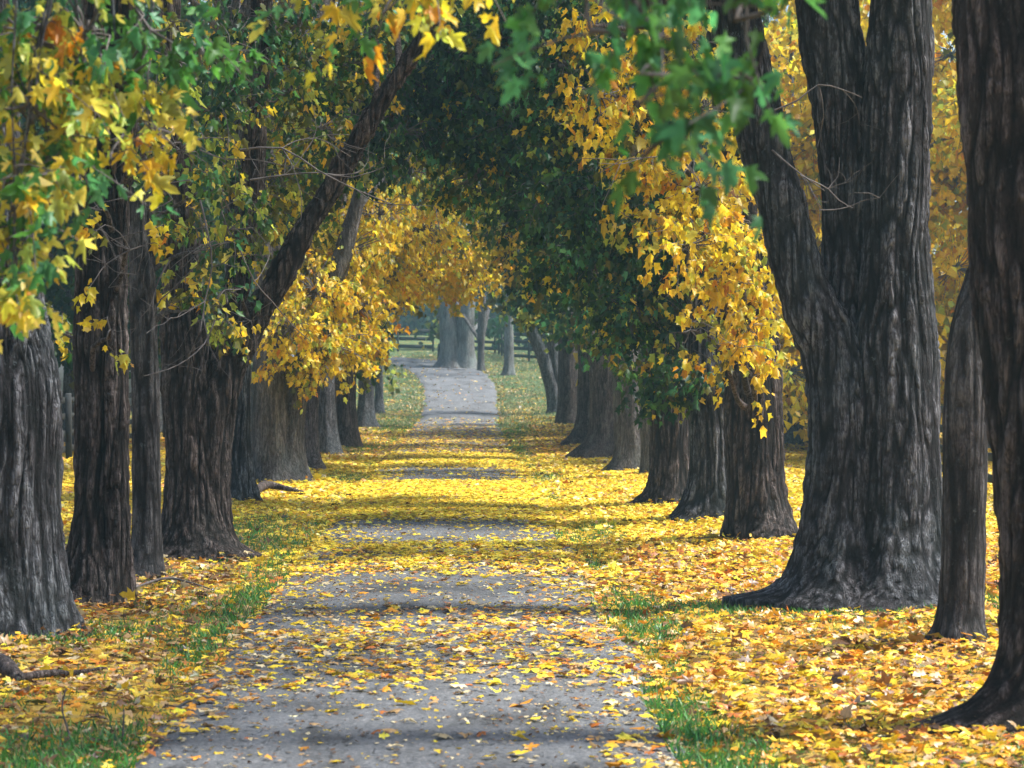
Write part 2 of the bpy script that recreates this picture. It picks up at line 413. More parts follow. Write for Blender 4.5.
C_ = dict(gold=(.74, .53, .026), yellow=(.84, .60, .04), amber=(.64, .31, .016), lemon=(.70, .62, .10), ygreen=(.40, .46, .07), green=(.07, .17, .035),
          dgreen=(.028, .085, .020), teal=(.020, .085, .036), olive=(.13, .14, .025), brown=(.20, .095, .035), rust=(.50, .15, .02), orange=(.70, .30, .02),
          tan=(.42, .27, .12), cream=(.66, .55, .33), bgreen=(.10, .30, .06), dbrown=(.09, .05, .028), red=(.45, .08, .02), mgreen=(.08, .26, .10), vdark=(.013, .046, .014))
PAL = dict(
    gold=[('gold', 4), ('yellow', 4.5), ('amber', .7), ('lemon', 1.6), ('ygreen', .9), ('olive', .5)],
    goldmix=[('gold', 3), ('yellow', 2.8), ('lemon', 1.2), ('amber', .6), ('olive', 1.5), ('ygreen', 1.4), ('dgreen', .6)],
    dark=[('vdark', 2.4), ('dgreen', 4), ('teal', 1.6), ('green', 2.2), ('mgreen', 1.0), ('olive', 1.2), ('ygreen', .6), ('gold', .14)],  # mid greens among the dark ones stand in for leaves catching light
    darkspeck=[('vdark', 1), ('dgreen', 3.4), ('teal', 1.4), ('green', 2.2), ('mgreen', .8), ('olive', 2), ('ygreen', 1.5), ('yellow', .7), ('gold', .6)],
    olive=[('dgreen', 2), ('green', 2), ('mgreen', .6), ('olive', 3), ('ygreen', 2.6), ('lemon', .6), ('yellow', 1.0), ('gold', .6)],
    near=[('ygreen', 3.4), ('lemon', 4.4), ('bgreen', 3.0), ('yellow', 1.2), ('mgreen', 1.6), ('orange', .2), ('brown', .12), ('cream', .3)],
    neargold=[('yellow', 3), ('orange', .7), ('lemon', 2), ('ygreen', 1.6), ('gold', 1)],
    neargreen=[('bgreen', 4), ('mgreen', 4), ('green', 2)],
    far=[('dgreen', 3), ('teal', 3), ('olive', 1), ('green', 1)],
    farolive=[('olive', 3), ('ygreen', 1.5), ('dgreen', 2), ('gold', 1)],
)
def colours(rng, pal, spray_id, jit=.18, mix=.6):
    names, w = zip(*PAL[pal]); w = np.array(w, float) / sum(w)
    base = np.array([C_[q] for q in names])
    ns = spray_id.max() + 1
    sp = rng.choice(len(names), ns, p=w)
    lf = rng.choice(len(names), len(spray_id), p=w)
    pick = np.where(rng.random(len(spray_id)) < mix, sp[spray_id], lf)
    c = base[pick] * np.exp(rng.normal(0, jit, (len(spray_id), 1))) * np.exp(rng.normal(0, .07, (len(spray_id), 3)))
    return np.clip(c, .004, .9)

def spray_leaves(rng, c, r, n, size, droop=.7, per=11):
    """leaves of one clump: drooping sprays spread through an ellipsoid"""
    ns = max(1, n // per)
    d = rng.normal(size=(ns, 3)); d /= np.linalg.norm(d, axis=1)[:, None]
    o = np.asarray(c) + d * (rng.random(ns) ** .42)[:, None] * np.asarray(r)
    dirs = d * .8 + rng.normal(0, .5, (ns, 3)); dirs[:, 2] -= droop; dirs /= np.linalg.norm(dirs, axis=1)[:, None]
    L = size * rng.uniform(2.2, 5.0, ns)
    sid = np.repeat(np.arange(ns), per); t = rng.random(len(sid))
    pos = o[sid] + dirs[sid] * (t * L[sid])[:, None] + rng.normal(0, size * .55, (len(sid), 3))
    tip = dirs[sid] * .4 + rng.normal(0, .5, (len(sid), 3)); tip[:, 2] -= 1.0
    nrm = rng.normal(0, 1, (len(sid), 3)); nrm[:, 2] += .35
    return pos, tip, nrm, sid, o, dirs, L

# ------------------------------------------------------------------ ground and road
def build_ground():
    xs = np.unique(np.concatenate([np.arange(-300, -30, 15), np.arange(-30, -11, 2), np.arange(-11, 11.01, .22), np.arange(12, 30, 2), np.arange(30, 301, 15)]))
    ys = np.unique(np.concatenate([np.arange(-60, 12, 6), np.arange(12, 60, .3), np.arange(60, 125, .8), np.arange(125, 200, 1.2), np.arange(200, 620, 14)]))
    X, Y = np.meshgrid(xs, ys)
    Z = ground_z(X.ravel(), Y.ravel()).reshape(X.shape)
    m, k = X.shape; idx = np.arange(m * k).reshape(m, k)
    f = np.stack([idx[:-1, :-1], idx[:-1, 1:], idx[1:, 1:], idx[1:, :-1]], -1).reshape(-1, 4)
    mb = MB(); mb.v = [np.stack([X.ravel(), Y.ravel(), Z.ravel()], 1)]; mb.f = f.tolist(); mb.n = m * k
    tag(mb.build('ground', M_GROUND), kind='structure')
    # road
    ds = np.concatenate([[0], np.cumsum(np.linalg.norm(np.diff(ROADC, axis=0), axis=1))])
    s = np.unique(np.concatenate([np.arange(0, 70, 1.0), np.arange(70, 170, .14), np.arange(170, ds[-1], .5)]))
    cx = np.interp(s, ds, ROADC[:, 0]); cy = np.interp(s, ds, ROADC[:, 1])
    tx = np.gradient(cx); ty = np.gradient(cy); l = np.hypot(tx, ty); nx, ny = ty / l, -tx / l
    o = np.linspace(-1, 1, 27)
    w = half_width(cy)
    jl = (n2(np.zeros_like(s), s, 1.3, 21) - .5) * .34 + (n2(np.zeros_like(s), s, 4.5, 22) - .5) * .14
    jr = (n2(np.zeros_like(s), s, 1.3, 23) - .5) * .34 + (n2(np.zeros_like(s), s, 4.5, 24) - .5) * .14
    wl = w + jl; wr = w + jr
    off = np.where(o[None] < 0, o[None] * wl[:, None], o[None] * wr[:, None])
    X = cx[:, None] + nx[:, None] * off; Y = cy[:, None] + ny[:, None] * off
    ww = np.where(o[None] < 0, wl[:, None], wr[:, None]) * np.ones_like(off)
    Z = road_z(X.ravel(), Y.ravel(), off.ravel(), ww.ravel()).reshape(X.shape)
    Z[:, 0] -= .07; Z[:, -1] -= .07
    m, k = X.shape; idx = np.arange(m * k).reshape(m, k)
    f = np.stack([idx[:-1, :-1], idx[:-1, 1:], idx[1:, 1:], idx[1:, :-1]], -1).reshape(-1, 4)
    mb = MB(); mb.v = [np.stack([X.ravel(), Y.ravel(), Z.ravel()], 1)]; mb.f = f.tolist(); mb.n = m * k
    tag(mb.build('road', M_ROAD), kind='structure')
build_ground()

def surf_z(x, y):
    d = road_dist(x, y); w = half_width(y)
    g = ground_z(x, y)
    r = road_z(x, y, np.minimum(d, w), w)
    return np.where(d < w - .05, np.maximum(r, g), np.maximum(g, base_z(y) - .02))

# fallen leaves: how thickly they lie, as drifts across the drive and carpets on the verges
BANDS = np.array([(0, .03), (16.5, .035), (18.4, .08), (19.6, .42), (22.5, .50), (24.0, .30), (25.0, .06), (28.8, .06), (29.6, .70), (33.8, .8), (34.5, .05), (38.6, .05), (39.2, 1.0),
                  (40, 1.5), (52.2, 1.6), (53.0, .03), (59.5, .03), (60.5, 1.1), (68.5, 1.0), (70, .32), (84, .28), (95, .12), (110, .03), (200, .0)])
def grass_mask(x, y):
    """turf strips left bare of leaves"""
    def blob(cx, cy, rx, ry):
        rx = rx * 1.15
        return np.exp(-(((x - cx) / rx) ** 2 + ((y - cy) / ry) ** 2))
    ed = np.abs(np.abs(x) - 1.95)
    g = np.exp(-(ed / .22) ** 2) * sstep(.48, .66, n2(x, y, .32, 31)) * .7
    for q in ((1.98, 24.6, .3, 3.4), (1.75, 17.0, .26, 2.2), (1.9, 15, .3, 1.5), (-1.9, 22.6, .20, 2.4), (-1.85, 27.2, .26, 4.0), (-2.05, 15.4, .42, 1.6), (4.1, 24.6, 2.4, 1.0), (3.6, 25.1, 1.4, .7),
              (-3.1, 22.6, .9, 1.0), (2.1, 36.5, .4, 2.0), (-2.6, 36.0, .7, 4.5), (2.1, 55.5, .4, 3.2), (-2.2, 55.5, .5, 3.0), (1.95, 75, .35, 12), (-2.6, 75, .6, 6), (2.2, 98, .6, 14), (-2.5, 104, .8, 10)):
        g = np.maximum(g, blob(*q))
    g = g * (.62 + .6 * sstep(.3, .65, .5 * n2(x, y, 1.9, 33) + .5 * n2(x, y, 5.5, 34)))
    return np.clip(g, 0, 1)
def litter_density(x, y):
    d = np.abs(x)
    wob = y + (n2(x, y, .9, 11) - .5) * 1.2 + (n2(x, y, 3.0, 12) - .5) * .7
    road = np.interp(wob, BANDS[:, 0], BANDS[:, 1])
    patch = sstep(.30, .62, .6 * n2(x, y, 1.5, 13) + .4 * n2(x, y, 4.5, 14))
    road = road * np.where(road > .85, .75 + .25 * patch, .35 + 1.05 * patch)
    edge = sstep(.85, 1.7, d) * (.10 + .4 * patch)
    road = np.maximum(road, edge * (y < 70))
    pv = sstep(.18, .55, .55 * n2(x, y, .8, 15) + .45 * n2(x, y, 3.3, 16))
    lush = np.where(x > 0, .88, .60) * np.where((y > 27), 1.15, 1.0)
    verge = lush * (.30 + .66 * pv) * (1 - .93 * grass_mask(x, y))
    verge = verge * (1 - .74 * sstep(66, 100, y))
    return np.where(d < 1.66, road, verge)
TRUNKS = []
def build_litter():
    rng = np.random.default_rng(5)
    n = 900000
    y = 13 + (112 - 13) * rng.random(n) ** 1.25
    half = np.minimum(2.2 + .215 * y, 12)
    x = CAMX + .06 * y * .5 + (rng.random(n) * 2 - 1) * half
    dens = litter_density(x, y)
    # proposals per m2 here
    dy = 1 / (1.25 * (np.maximum((y - 13) / 99, 1e-4)) ** (.2)) / 99 * 1.25 ** 0
    prop = n * (1 / (99 * 1.25 * np.maximum((y - 13) / 99, 1e-4) ** (1 - 1 / 1.25))) / (2 * half)
    want = 230 * dens * np.where(y > 60, .8, 1)
    keep = rng.random(n) < np.clip(want / prop, 0, 1)
    x, y = x[keep], y[keep]
    heap = np.zeros(len(x))
    for tx, ty, tr in TRUNKS:
        if ty > 75: continue
        k = int(260 * (tr + .3)); a = rng.random(k) * 6.283; rr = tr * 1.0 + np.abs(rng.normal(0, .28, k))
        x = np.concatenate([x, tx + rr * np.cos(a)]); y = np.concatenate([y, ty + rr * np.sin(a)])
        heap = np.concatenate([heap, .10 * np.exp(-(rr - tr) / .16) * rng.random(k)])
    n = len(x)
    z = surf_z(x, y) + heap
    on_road = np.abs(x) < 1.68
    dens = litter_density(x, y)
    lift = np.where(on_road, .012, .02) + rng.random(n) * np.where(dens > .6, .05, .018)
    size = np.clip(rng.lognormal(-2.58, .34, n), .03, .16) * np.where(y > 45, 1.15, 1)
    ang = rng.random(n) * 2 * np.pi
    tilt = np.abs(rng.normal(0, np.where(on_road, .17, .55), n))
    td = rng.random(n) * 2 * np.pi
    nrm = np.stack([np.sin(tilt) * np.cos(td), np.sin(tilt) * np.sin(td), np.cos(tilt)], 1)
    tip = np.stack([np.cos(ang), np.sin(ang), np.zeros(n)], 1)
    pos = np.stack([x, y, z + lift], 1) - tip * (size * .5)[:, None]
    # kinds of leaf
    zones = dict(road=[('yellow', 2), ('gold', 2), ('orange', 1.8), ('cream', 1.6), ('tan', 1.6), ('rust', .6), ('brown', .7)],
                 right=[('yellow', 2.2), ('gold', 3.0), ('orange', 3.2), ('amber', 1.6), ('cream', .8), ('tan', 2.0), ('brown', 2.0), ('rust', 1.0), ('dbrown', .8), ('olive', .4)],
                 left=[('yellow', 1.2), ('gold', 1.6), ('orange', 1.4), ('cream', 1.2), ('tan', 2.8), ('brown', 2.6), ('rust', .6), ('dbrown', 1.4), ('olive', .9)],
                 mid=[('yellow', 7), ('gold', 2.0), ('lemon', 1.4), ('orange', .3), ('tan', .15)],
                 farz=[('gold', 2), ('yellow', 1.2), ('orange', 1.3), ('tan', 2), ('brown', 1.6), ('olive', 1)])
    zn = np.full(n, 0); 
    yy = y + rng.normal(0, 2.0, n)
    zn[(~on_road) & (x > 0)] = 1; zn[(~on_road) & (x < 0)] = 2
    zn[(yy > 29.5) & (np.abs(x) < 2.2)] = 3; zn[(yy > 33) & (yy < 68)] = 3; zn[yy >= 69] = 4
    zn[(zn == 3) & (rng.random(n) < .18)] = 1
    col = np.zeros((n, 3))
    for k, q in enumerate(('road', 'right', 'left', 'mid', 'farz')):
        mk = zn == k
        names, w = zip(*zones[q]); w = np.array(w) / sum(w)
        col[mk] = np.array([C_[c] for c in names])[rng.choice(len(names), mk.sum(), p=w)]
    col *= np.exp(rng.normal(0, .2, (n, 1)))
    col = np.clip(col, .01, .9)
    # broken bits of leaf and bark on the drive
    bits = (rng.random(n) < .0) 
    near = y < 36
    # the near and the far leaves differ only in how finely each leaf is shaped
    t = []
    pos2, tip2, nrm2 = pos, tip, nrm
    o1 = leaf_mesh('fallen_leaves', T_L, pos[near], tip[near], nrm[near], size[near], col[near], M_LITTER, rng, curl=.22, fold=.12)
    tag(o1, 'golden and tan maple leaves lying over the near drive and verges', 'fallen leaves', kind='stuff')
    f = ~near
    o2 = leaf_mesh('fallen_leaves', T_B, pos[f], tip[f], nrm[f], size[f], col[f], M_LITTER, rng, curl=.2, fold=.12)
    tag(o2, 'bright yellow carpet of fallen leaves between the farther trunks', 'fallen leaves', kind='stuff')
    # crumbs of leaf and bark trodden into the drive
    m = 30000
    y = 13.5 + 60 * rng.random(m) ** 1.3; x = rng.uniform(-1.75, 1.75, m)
    k = rng.random(m) < .25 + .75 * sstep(.35, .65, .5 * n2(x, y, 1.1, 71) + .5 * n2(x, y, 3.7, 72)) * sstep(0, 1.7, np.abs(x) + .5)
    x, y = x[k], y[k]; m = len(x); t = rng.random(m) * 6.283
    nm = ['tan', 'cream', 'brown', 'gold', 'dbrown', 'yellow']
    c = np.array([C_[q] for q in nm])[rng.choice(6, m, p=[.22, .12, .26, .14, .16, .10])] * np.exp(rng.normal(0, .25, (m, 1)))
    o4 = leaf_mesh('leaf_crumbs', T_C, np.stack([x, y, surf_z(x, y) + .012], 1), np.stack([np.cos(t), np.sin(t), 0 * t], 1),
                   np.stack([rng.normal(0, .25, m), rng.normal(0, .25, m), np.ones(m)], 1), rng.uniform(.012, .045, m), np.clip(c, .01, .9), M_LITTER, rng, curl=.2, fold=.1)
    tag(o4, 'crumbs of broken leaf and bark trodden into the drive', 'leaf crumbs', kind='stuff')
    # thin scatter of dry leaves over the open rise
    m = 26000
    y = 98 + 78 * rng.random(m); x = rng.normal(0, 5.2, m); d = road_dist(x, y); w = half_width(y)
    p = np.where(d < w, .06, .35 + .65 * np.exp(-((d - w) / 1.0) ** 2)) * sstep(.25, .6, n2(x, y, .7, 51)) * np.where(y < 108, .6, 1)
    k = rng.random(m) < p
    x, y = x[k], y[k]; m = len(x)
    t = rng.random(m) * 6.283; tl = np.abs(rng.normal(0, .5, m)); a = rng.random(m) * 6.283
    names = ['tan', 'cream', 'brown', 'gold', 'olive', 'orange']
    c = np.array([C_[q] for q in names])[rng.choice(6, m, p=[.3, .16, .22, .14, .1, .08])] * np.exp(rng.normal(0, .2, (m, 1)))
    o3 = leaf_mesh('fallen_leaves', T_C, np.stack([x, y, surf_z(x, y) + .03], 1), np.stack([np.cos(t), np.sin(t), 0 * t], 1),
                   np.stack([np.sin(tl) * np.cos(a), np.sin(tl) * np.sin(a), np.cos(tl)], 1), rng.uniform(.1, .17, m), np.clip(c, .01, .9), M_LITTER, rng, curl=.2, fold=.1)
    tag(o3, 'thin scatter of dry tan leaves on the grassy rise by the far drive', 'fallen leaves', kind='stuff')
    print('litter', n)
def build_grass():
    rng = np.random.default_rng(9)
    n = 800000
    y = 13.5 + 100 * rng.random(n) ** 1.5
    half = np.minimum(2 + .215 * y, 12)
    x = CAMX + .03 * y + (rng.random(n) * 2 - 1) * half
    d = np.abs(x)
    g = np.where(d > 1.6, grass_mask(x, y), 0)
    thin = .05 + .22 * sstep(.45, .7, n2(x, y, .6, 41)) * np.where(x < 0, 1.5, .8) + .3 * sstep(60, 95, y)
    p = np.maximum(g * 1.2, np.where(d > 1.7, thin * np.where(y < 36, 2.3, 1.1), 0))
    keep = rng.random(n) < p * .9
    x, y = x[keep], y[keep]; n = len(x)
    z = surf_z(x, y)
    h = rng.uniform(.035, .095, n) * np.where(grass_mask(x, y) > .3, 1.15, .8)
    lean = rng.normal(0, .6, (n, 2))
    tip = np.stack([lean[:, 0], lean[:, 1], np.ones(n)], 1)
    nrm = np.stack([np.cos(q := rng.random(n) * 6.28), np.sin(q), np.zeros(n)], 1)
    tv = np.array([(-.07, 0, 0), (.07, 0, 0), (.05, .55, 0), (0, 1, 0), (-.05, .55, 0)], float); tf = np.array([(0, 1, 2), (0, 2, 4), (4, 2, 3)])
    cols = np.array([(.06, .24, .03), (.08, .32, .05), (.13, .28, .05), (.34, .30, .13), (.03, .13, .03)])
    c = cols[rng.choice(5, n, p=[.3, .25, .2, .1, .15])] * np.exp(rng.normal(0, .2, (n, 1)))
    o = leaf_mesh('grass', (tv, tf), np.stack([x, y, z - .01], 1), tip, nrm, h, c, M_GRASS, rng, curl=.35, fold=0)
    tag(o, 'short green grass showing along the edges of the drive', 'grass', kind='stuff')
    m = 90000
    y = 100 + 80 * rng.random(m); x = rng.normal(0, 6.0, m); d = road_dist(x, y)
    k = (d > half_width(y) + .1 * rng.random(m)) & (rng.random(m) < .25 + .75 * sstep(.3, .6, n2(x, y, .5, 61)))
    x, y = x[k], y[k]; m = len(x)
    q = rng.random(m) * 6.283; l2 = rng.normal(0, .6, (m, 2))
    c = np.array([(.10, .22, .08), (.16, .26, .12), (.24, .27, .15), (.34, .31, .18), (.06, .15, .06)])[rng.choice(5, m)] * np.exp(rng.normal(0, .2, (m, 1)))
    o = leaf_mesh('grass', (tv, tf), np.stack([x, y, surf_z(x, y) - .01], 1), np.stack([l2[:, 0], l2[:, 1], np.ones(m)], 1), np.stack([np.cos(q), np.sin(q), 0 * q], 1),
                  rng.uniform(.08, .2, m), c, M_GRASS, rng, curl=.35, fold=0)
    tag(o, 'pale grass on the rise either side of the far bend', 'grass', kind='stuff')
    print('grass', n)
build_grass()

# ------------------------------------------------------------------ trees
AV = 'maples lining the drive'
def clump(px, py, Y, rx, ry, n, pal, rd=None):
    s = F / Y
    return dict(c=Wp(px, py, Y), r=(rx / s, (rd or rx / s), ry / s), n=n, pal=pal)

def twig_cluster(mb, rng, p, d, L, r, depth):
    d = d / np.linalg.norm(d)
    pts = [p]; q = p.copy(); dd = d.copy()
    n = 4
    for k in range(n):
        dd = dd + rng.normal(0, .22, 3); dd /= np.linalg.norm(dd)
        q = q + dd * L / n; pts.append(q.copy())
    tube(mb, pts, np.linspace(r, r * .45, n + 1), 5, step=L / n * .6, cap=False)
    if depth > 0:
        for k in range(rng.integers(2, 4)):
            i = rng.integers(1, n + 1)
            nd = dd + rng.normal(0, .75, 3)
            twig_cluster(mb, rng, pts[i], nd, L * rng.uniform(.45, .7), r * .55, depth - 1)

def make_tree(name, label, cat, base, stems, bark, clumps, generic=None, group=None, leaf=.13, lod='B', roots=None, seed=1, seg=None, bump=None, twigs=None, branch_r=.035, drop=None, more=1.0):
    """base (px, py) of the foot; stems = lists of (px, py, width_px[, dy]) at the tree's distance"""
    rng = np.random.default_rng(seed)
    if isinstance(base[0], str):
        X0, Y0 = base[1], base[2]
    else:
        Y0 = ground_Y(base[1]); X0 = CAMX + (base[0] - CX) * Y0 / F
    zb = float(ground_z(np.array([X0]), np.array([Y0]))[0])
    s = F / Y0
    org = np.array([X0, Y0, zb])
    root = empty(name, org)
    tag(root, label, cat, group)
    near = Y0 < 60
    rmax = max(q[2] for st in stems for q in st) / 2 / s
    fine = 15 < Y0 < 48
    seg = seg or (int(np.clip(6.28 * rmax / .015, 60, 300)) if fine else 40 if Y0 < 60 else 32)
    step = .03 if fine and Y0 < 36 else .05 if fine else .16 if Y0 < 60 else .25
    rlf = 0 if not fine else .038 * min(1, rmax / .35 + .2) * (.45 if bark is M_BARK_FINE else 1)
    mb = MB()
    allstem = []
    TRUNKS.append((X0, Y0, stems[0][1][2] / 2 / s * (1.25 if len(stems) == 1 else 1.8)))
    for k, st in enumerate(stems):
        pts = []; rad = []
        for q in st:
            dy = q[3] if len(q) > 3 else 0
            p = Wp(q[0], q[1], Y0); p[1] += dy
            pts.append(p); rad.append(q[2] / 2 / s)
        if k == 0 or st[0][1] >= base[1] - 6 if not isinstance(base[0], str) else True:
            p = pts[0].copy(); pts[0][2] = zb - .02
            p[2] = zb - .25; pts.insert(0, p); rad.insert(0, rad[0] * 1.05)
        rt = roots
        if rt is None:
            rt = [(rng.random() * 6.28, rad[1] * rng.uniform(.15, .48), .14 + rng.random() * .25, rng.choice([4, 8, 14])) for _ in range(6)]
        tube(mb, pts, rad, seg, bump=bump if bump is not None else min(.05, .07 * rad[1] + .01), roots=rt, zbase=zb, seed=seed * 7 + k, step=step, relief=rlf)
        allstem.append((np.array(pts), np.array(rad)))
    mb.build('trunk', bark, root, origin=org)
    cl = list(clumps)
    if group == AV and 16 < Y0 < 82:
        # unseen high crown over the drive, added to shade it; thinner by the giant
        n_top = 4 if (X0 > 0 and 22 < Y0 < 38) else 9
        pal_top = {'gold': 'goldmix', 'dark': 'dark', 'olive': 'olive', 'near': 'olive', 'neargreen': 'olive', 'goldmix': 'goldmix', 'darkspeck': 'dark'}[(list(clumps) + list(generic or []))[0]['pal']]
        ins = -1.6 if X0 > 0 else 1.6
        for q in gen(seed * 5 + 1, X0 + ins, Y0, n_top, 11.5, 17, 5.0, 1.9, 170, pal_top):
            q['size'] = .24; cl.append(q)
    for g in (generic or []):
        cl.append(g)
    # limbs from the stems to each clump of leaves
    tw = MB(); leaves = []
    tm = {'A': T_A, 'B': T_B, 'C': T_C}[lod]
    for ci, c in enumerate(cl):
        cc = np.asarray(c['c'])
        best = None
        for P, rr in allstem:
            D = densify(np.column_stack([P, rr]), 8)
            m = D[:, 2] > zb + 1.6
            if not m.any(): continue
            D = D[m]
            dist = np.linalg.norm(D[:, :2] - cc[:2], axis=1)
            cost = np.abs(D[:, 2] - (cc[2] - .45 * dist)) + .3 * dist
            j = np.argmin(cost)
            if best is None or cost[j] < best[0]: best = (cost[j], D[j])
        a = best[1]
        if drop: a = max((densify(np.column_stack([P, rr]), 8) for P, rr in allstem), key=len); a = a[np.argmin(np.abs(a[:, 2] - drop - .2))]
        d = cc - a[:3]; L = np.linalg.norm(d)
        if not c.get('nolimb'):
            r0 = min(max(branch_r, .016 * L + .012), a[3] * .6)
            m1 = a[:3] + d * .35 + [0, 0, .10 * L] + rng.normal(0, .05 * L, 3)
            m2 = a[:3] + d * .7 + [0, 0, .09 * L] + rng.normal(0, .05 * L, 3)
            lb = MB()
            if drop:
                r0 = .022
                top = np.array([cc[0], cc[1], max(cc[2] + .5, drop)]) + rng.normal(0, .12, 3)
                m1 = a[:3] * .55 + top * .45 + [0, 0, .5]; m2 = top + (top - a[:3]) * .0 + [0, 0, .05]
                tube(lb, [a[:3], m1, m2, (top + cc) / 2 + rng.normal(0, .05, 3), cc], [r0, r0 * .8, r0 * .45, r0 * .3, r0 * .16], 8, bump=.004, step=.12, seed=seed + ci)
            else: tube(lb, [a[:3], m1, m2, cc], [r0, r0 * .75, r0 * .5, r0 * .22], 8 if near else 6, bump=.006, step=.25, seed=seed + ci)
            lb.build('limb', bark, root, origin=org)
        sz = c.get('size', leaf)
        pos, tip, nrm, sid, o, dirs, LL = spray_leaves(rng, cc, c['r'], max(6, int(c['n'] * (more if 'size' not in c else 1))), sz, per=c.get('per', 11), droop=c.get('droop', .7))
        col = colours(rng, c['pal'], sid)
        leaves.append((pos, tip, nrm, sz * np.clip(rng.normal(1, .28, len(pos)), .4, 1.7), col))
        if Y0 < 75 or c.get('twigs'):
            kk = np.arange(len(o)) if len(o) < 70 else rng.choice(len(o), 70, replace=False)
            for i in kk:
                m = cc + (o[i] - cc) * .5 + rng.normal(0, .08, 3)
                rr = .006 if Y0 < 40 else .009
                tube(tw, [cc, m, o[i], o[i] + dirs[i] * LL[i]], [rr * 1.4, rr, rr * .7, rr * .4], 4, step=.4, cap=False)
    if twigs:
        for p, d, L, r, dep in twigs:
            twig_cluster(tw, rng, np.asarray(p, float), np.asarray(d, float), L, r, dep)
    if tw.n: tag(tw.build('twigs', M_TWIG if near else bark, root, origin=org), kind='stuff')
    if leaves:
        pos, tip, nrm, sz, col = [np.concatenate(q) for q in zip(*leaves)]
        leaf_mesh('crown', tm, pos, tip, nrm, sz, col, M_LEAF, rng, root, origin=org)
    return root

def gen(seed, X, Y, n, z0, z1, rad, cr, leaves, pal, xr=None):
    """ordinary clumps all round a tree's upper trunk"""
    rng = np.random.default_rng(seed); out = []
    for k in range(n):
        a = 6.283 * (k + rng.random() * .7) / n * 2.4; r = rad * math.sqrt(rng.uniform(.08, 1))
        z = rng.uniform(z0, z1)
        out.append(dict(c=np.array([X + r * math.cos(a), Y + r * math.sin(a), z]), r=(cr * rng.uniform(.8, 1.25), cr * rng.uniform(.8, 1.25), cr * rng.uniform(.55, .8)), n=leaves, pal=pal))
    return out
def XY(px, py):
    Y = ground_Y(py); return CAMX + (px - CX) * Y / F, Y

K = clump
# --- right-hand row, near to far
x, y = 4.3, 7.8
make_tree('maple_tree', 'maple outside the frame, its blurred green sprays hanging before the left stem of the giant', 'tree', ('w', x, y),
          [[(CX + (x - CAMX) * F / y, 368 + 2.3 * F / y, 260), (1720, 700, 220), (1700, 0, 200), (1680, -900, 150)]], M_BARK_DARK,
          [K(590, 30, 8.0, 34, 26, 22, 'neargreen'), K(650, 25, 8.1, 40, 26, 34, 'neargreen'), K(672, 75, 8.0, 28, 30, 22, 'neargreen'), K(735, 20, 8.2, 34, 26, 26, 'neargreen'),
           K(752, 80, 8.1, 26, 28, 26, 'neargreen'), K(668, 135, 8.0, 18, 12, 8, 'neargreen'), K(690, -70, 8.2, 90, 40, 60, 'neargreen'), K(590, -70, 8.2, 60, 40, 40, 'neargreen')],
          leaf=.074, lod='A', seed=3, group=AV, drop=3.95, more=1.2)
X, Y = XY(1055, 725)
make_tree('maple_tree', 'dark trunk cut by the right edge of the photo, its root flaring towards the drive', 'tree', (1055, 725),
          [[(1058, 738, 128), (1058, 680, 116), (1058, 620, 112), (1055, 560, 108), (1042, 400, 110), (1028, 250, 112), (1014, 100, 112), (1008, 0, 108), (1000, -200, 100), (985, -450, 80)]],
          M_BARK_DARK, [], gen(11, X, Y, 7, 7.5, 10.5, 3.2, 1.1, 240, 'goldmix'), group=AV, seed=12,
          roots=[(3.25, .46, .13, 10), (3.7, .25, .3, 5), (4.6, .2, .2, 8), (5.5, .3, .2, 6), (1.5, .3, .2, 5)], lod='B')
X, Y = XY(961, 650)
make_tree('slim_tree', 'slim smooth grey trunk between the giant maple and the dark trunk at the right edge', 'tree', (961, 650),
          [[(960, 656, 56), (961, 620, 47), (963, 560, 44), (964, 480, 43), (966, 400, 45), (970, 330, 41), (985, 270, 34), (1003, 200, 32), (1020, 100, 30), (1035, 0, 30), (1050, -150, 26), (1060, -350, 20)]],
          M_BARK_FINE, [], gen(21, X + .6, Y, 4, 7.5, 9.5, 1.8, .9, 220, 'goldmix'), group=None, seed=22, bump=.012,
          roots=[(3.0, .09, .12, 6), (4.4, .06, .2, 8), (5.6, .07, .12, 6), (.6, .09, .15, 6)])
X, Y = XY(870, 605)
make_tree('maple_tree', 'giant old maple splitting into three thick stems above broad buttress roots', 'tree', (870, 605),
          [[(838, 610, 92, .05), (845, 520, 85, .05), (846, 430, 72), (831, 350, 60), (806, 297, 56), (779, 198, 53), (753, 99, 50), (734, 0, 44), (716, -100, 42), (690, -240, 38), (640, -420, 28)],
           [(890, 610, 106, 0), (893, 520, 98), (893, 430, 92), (894, 350, 82), (896, 250, 70), (898, 120, 64), (901, 0, 62), (905, -200, 54), (920, -450, 40)],
           [(865, 610, 90, .18), (862, 500, 92, .2), (859, 400, 80, .22), (855, 300, 58, .25), (851, 200, 54, .3), (845, 100, 60, .3), (832, 0, 62, .3), (822, -200, 54, .4), (800, -450, 38, .5)]],
          M_BARK, [], gen(31, X, Y, 9, 7.4, 11, 4.0, 1.2, 260, 'goldmix'), group=AV, seed=32, bump=.036,
          roots=[(3.35, .5, .08, 12), (3.05, .20, .30, 8), (4.15, .34, .28, 12), (4.7, .28, .42, 18), (5.25, .36, .26, 14), (5.9, .5, .22, 12), (.35, .55, .2, 10), (1.7, .4, .3, 6), (4.05, .12, 1.3, 22), (4.5, .13, 2.0, 34), (4.95, .13, 1.4, 30), (5.45, .11, 2.0, 26), (3.6, .10, 1.2, 22)],
          twigs=[(Wp(772, 150, 24.6), (.5, -.3, -.35), .75, .010, 2), (Wp(775, 110, 24.5), (1, -.2, .1), .95, .009, 2), (Wp(800, 175, 24.4), (.7, -.1, -.5), .6, .008, 2), (Wp(820, 210, 24.5), (.8, 0, .1), .6, .007, 1)])
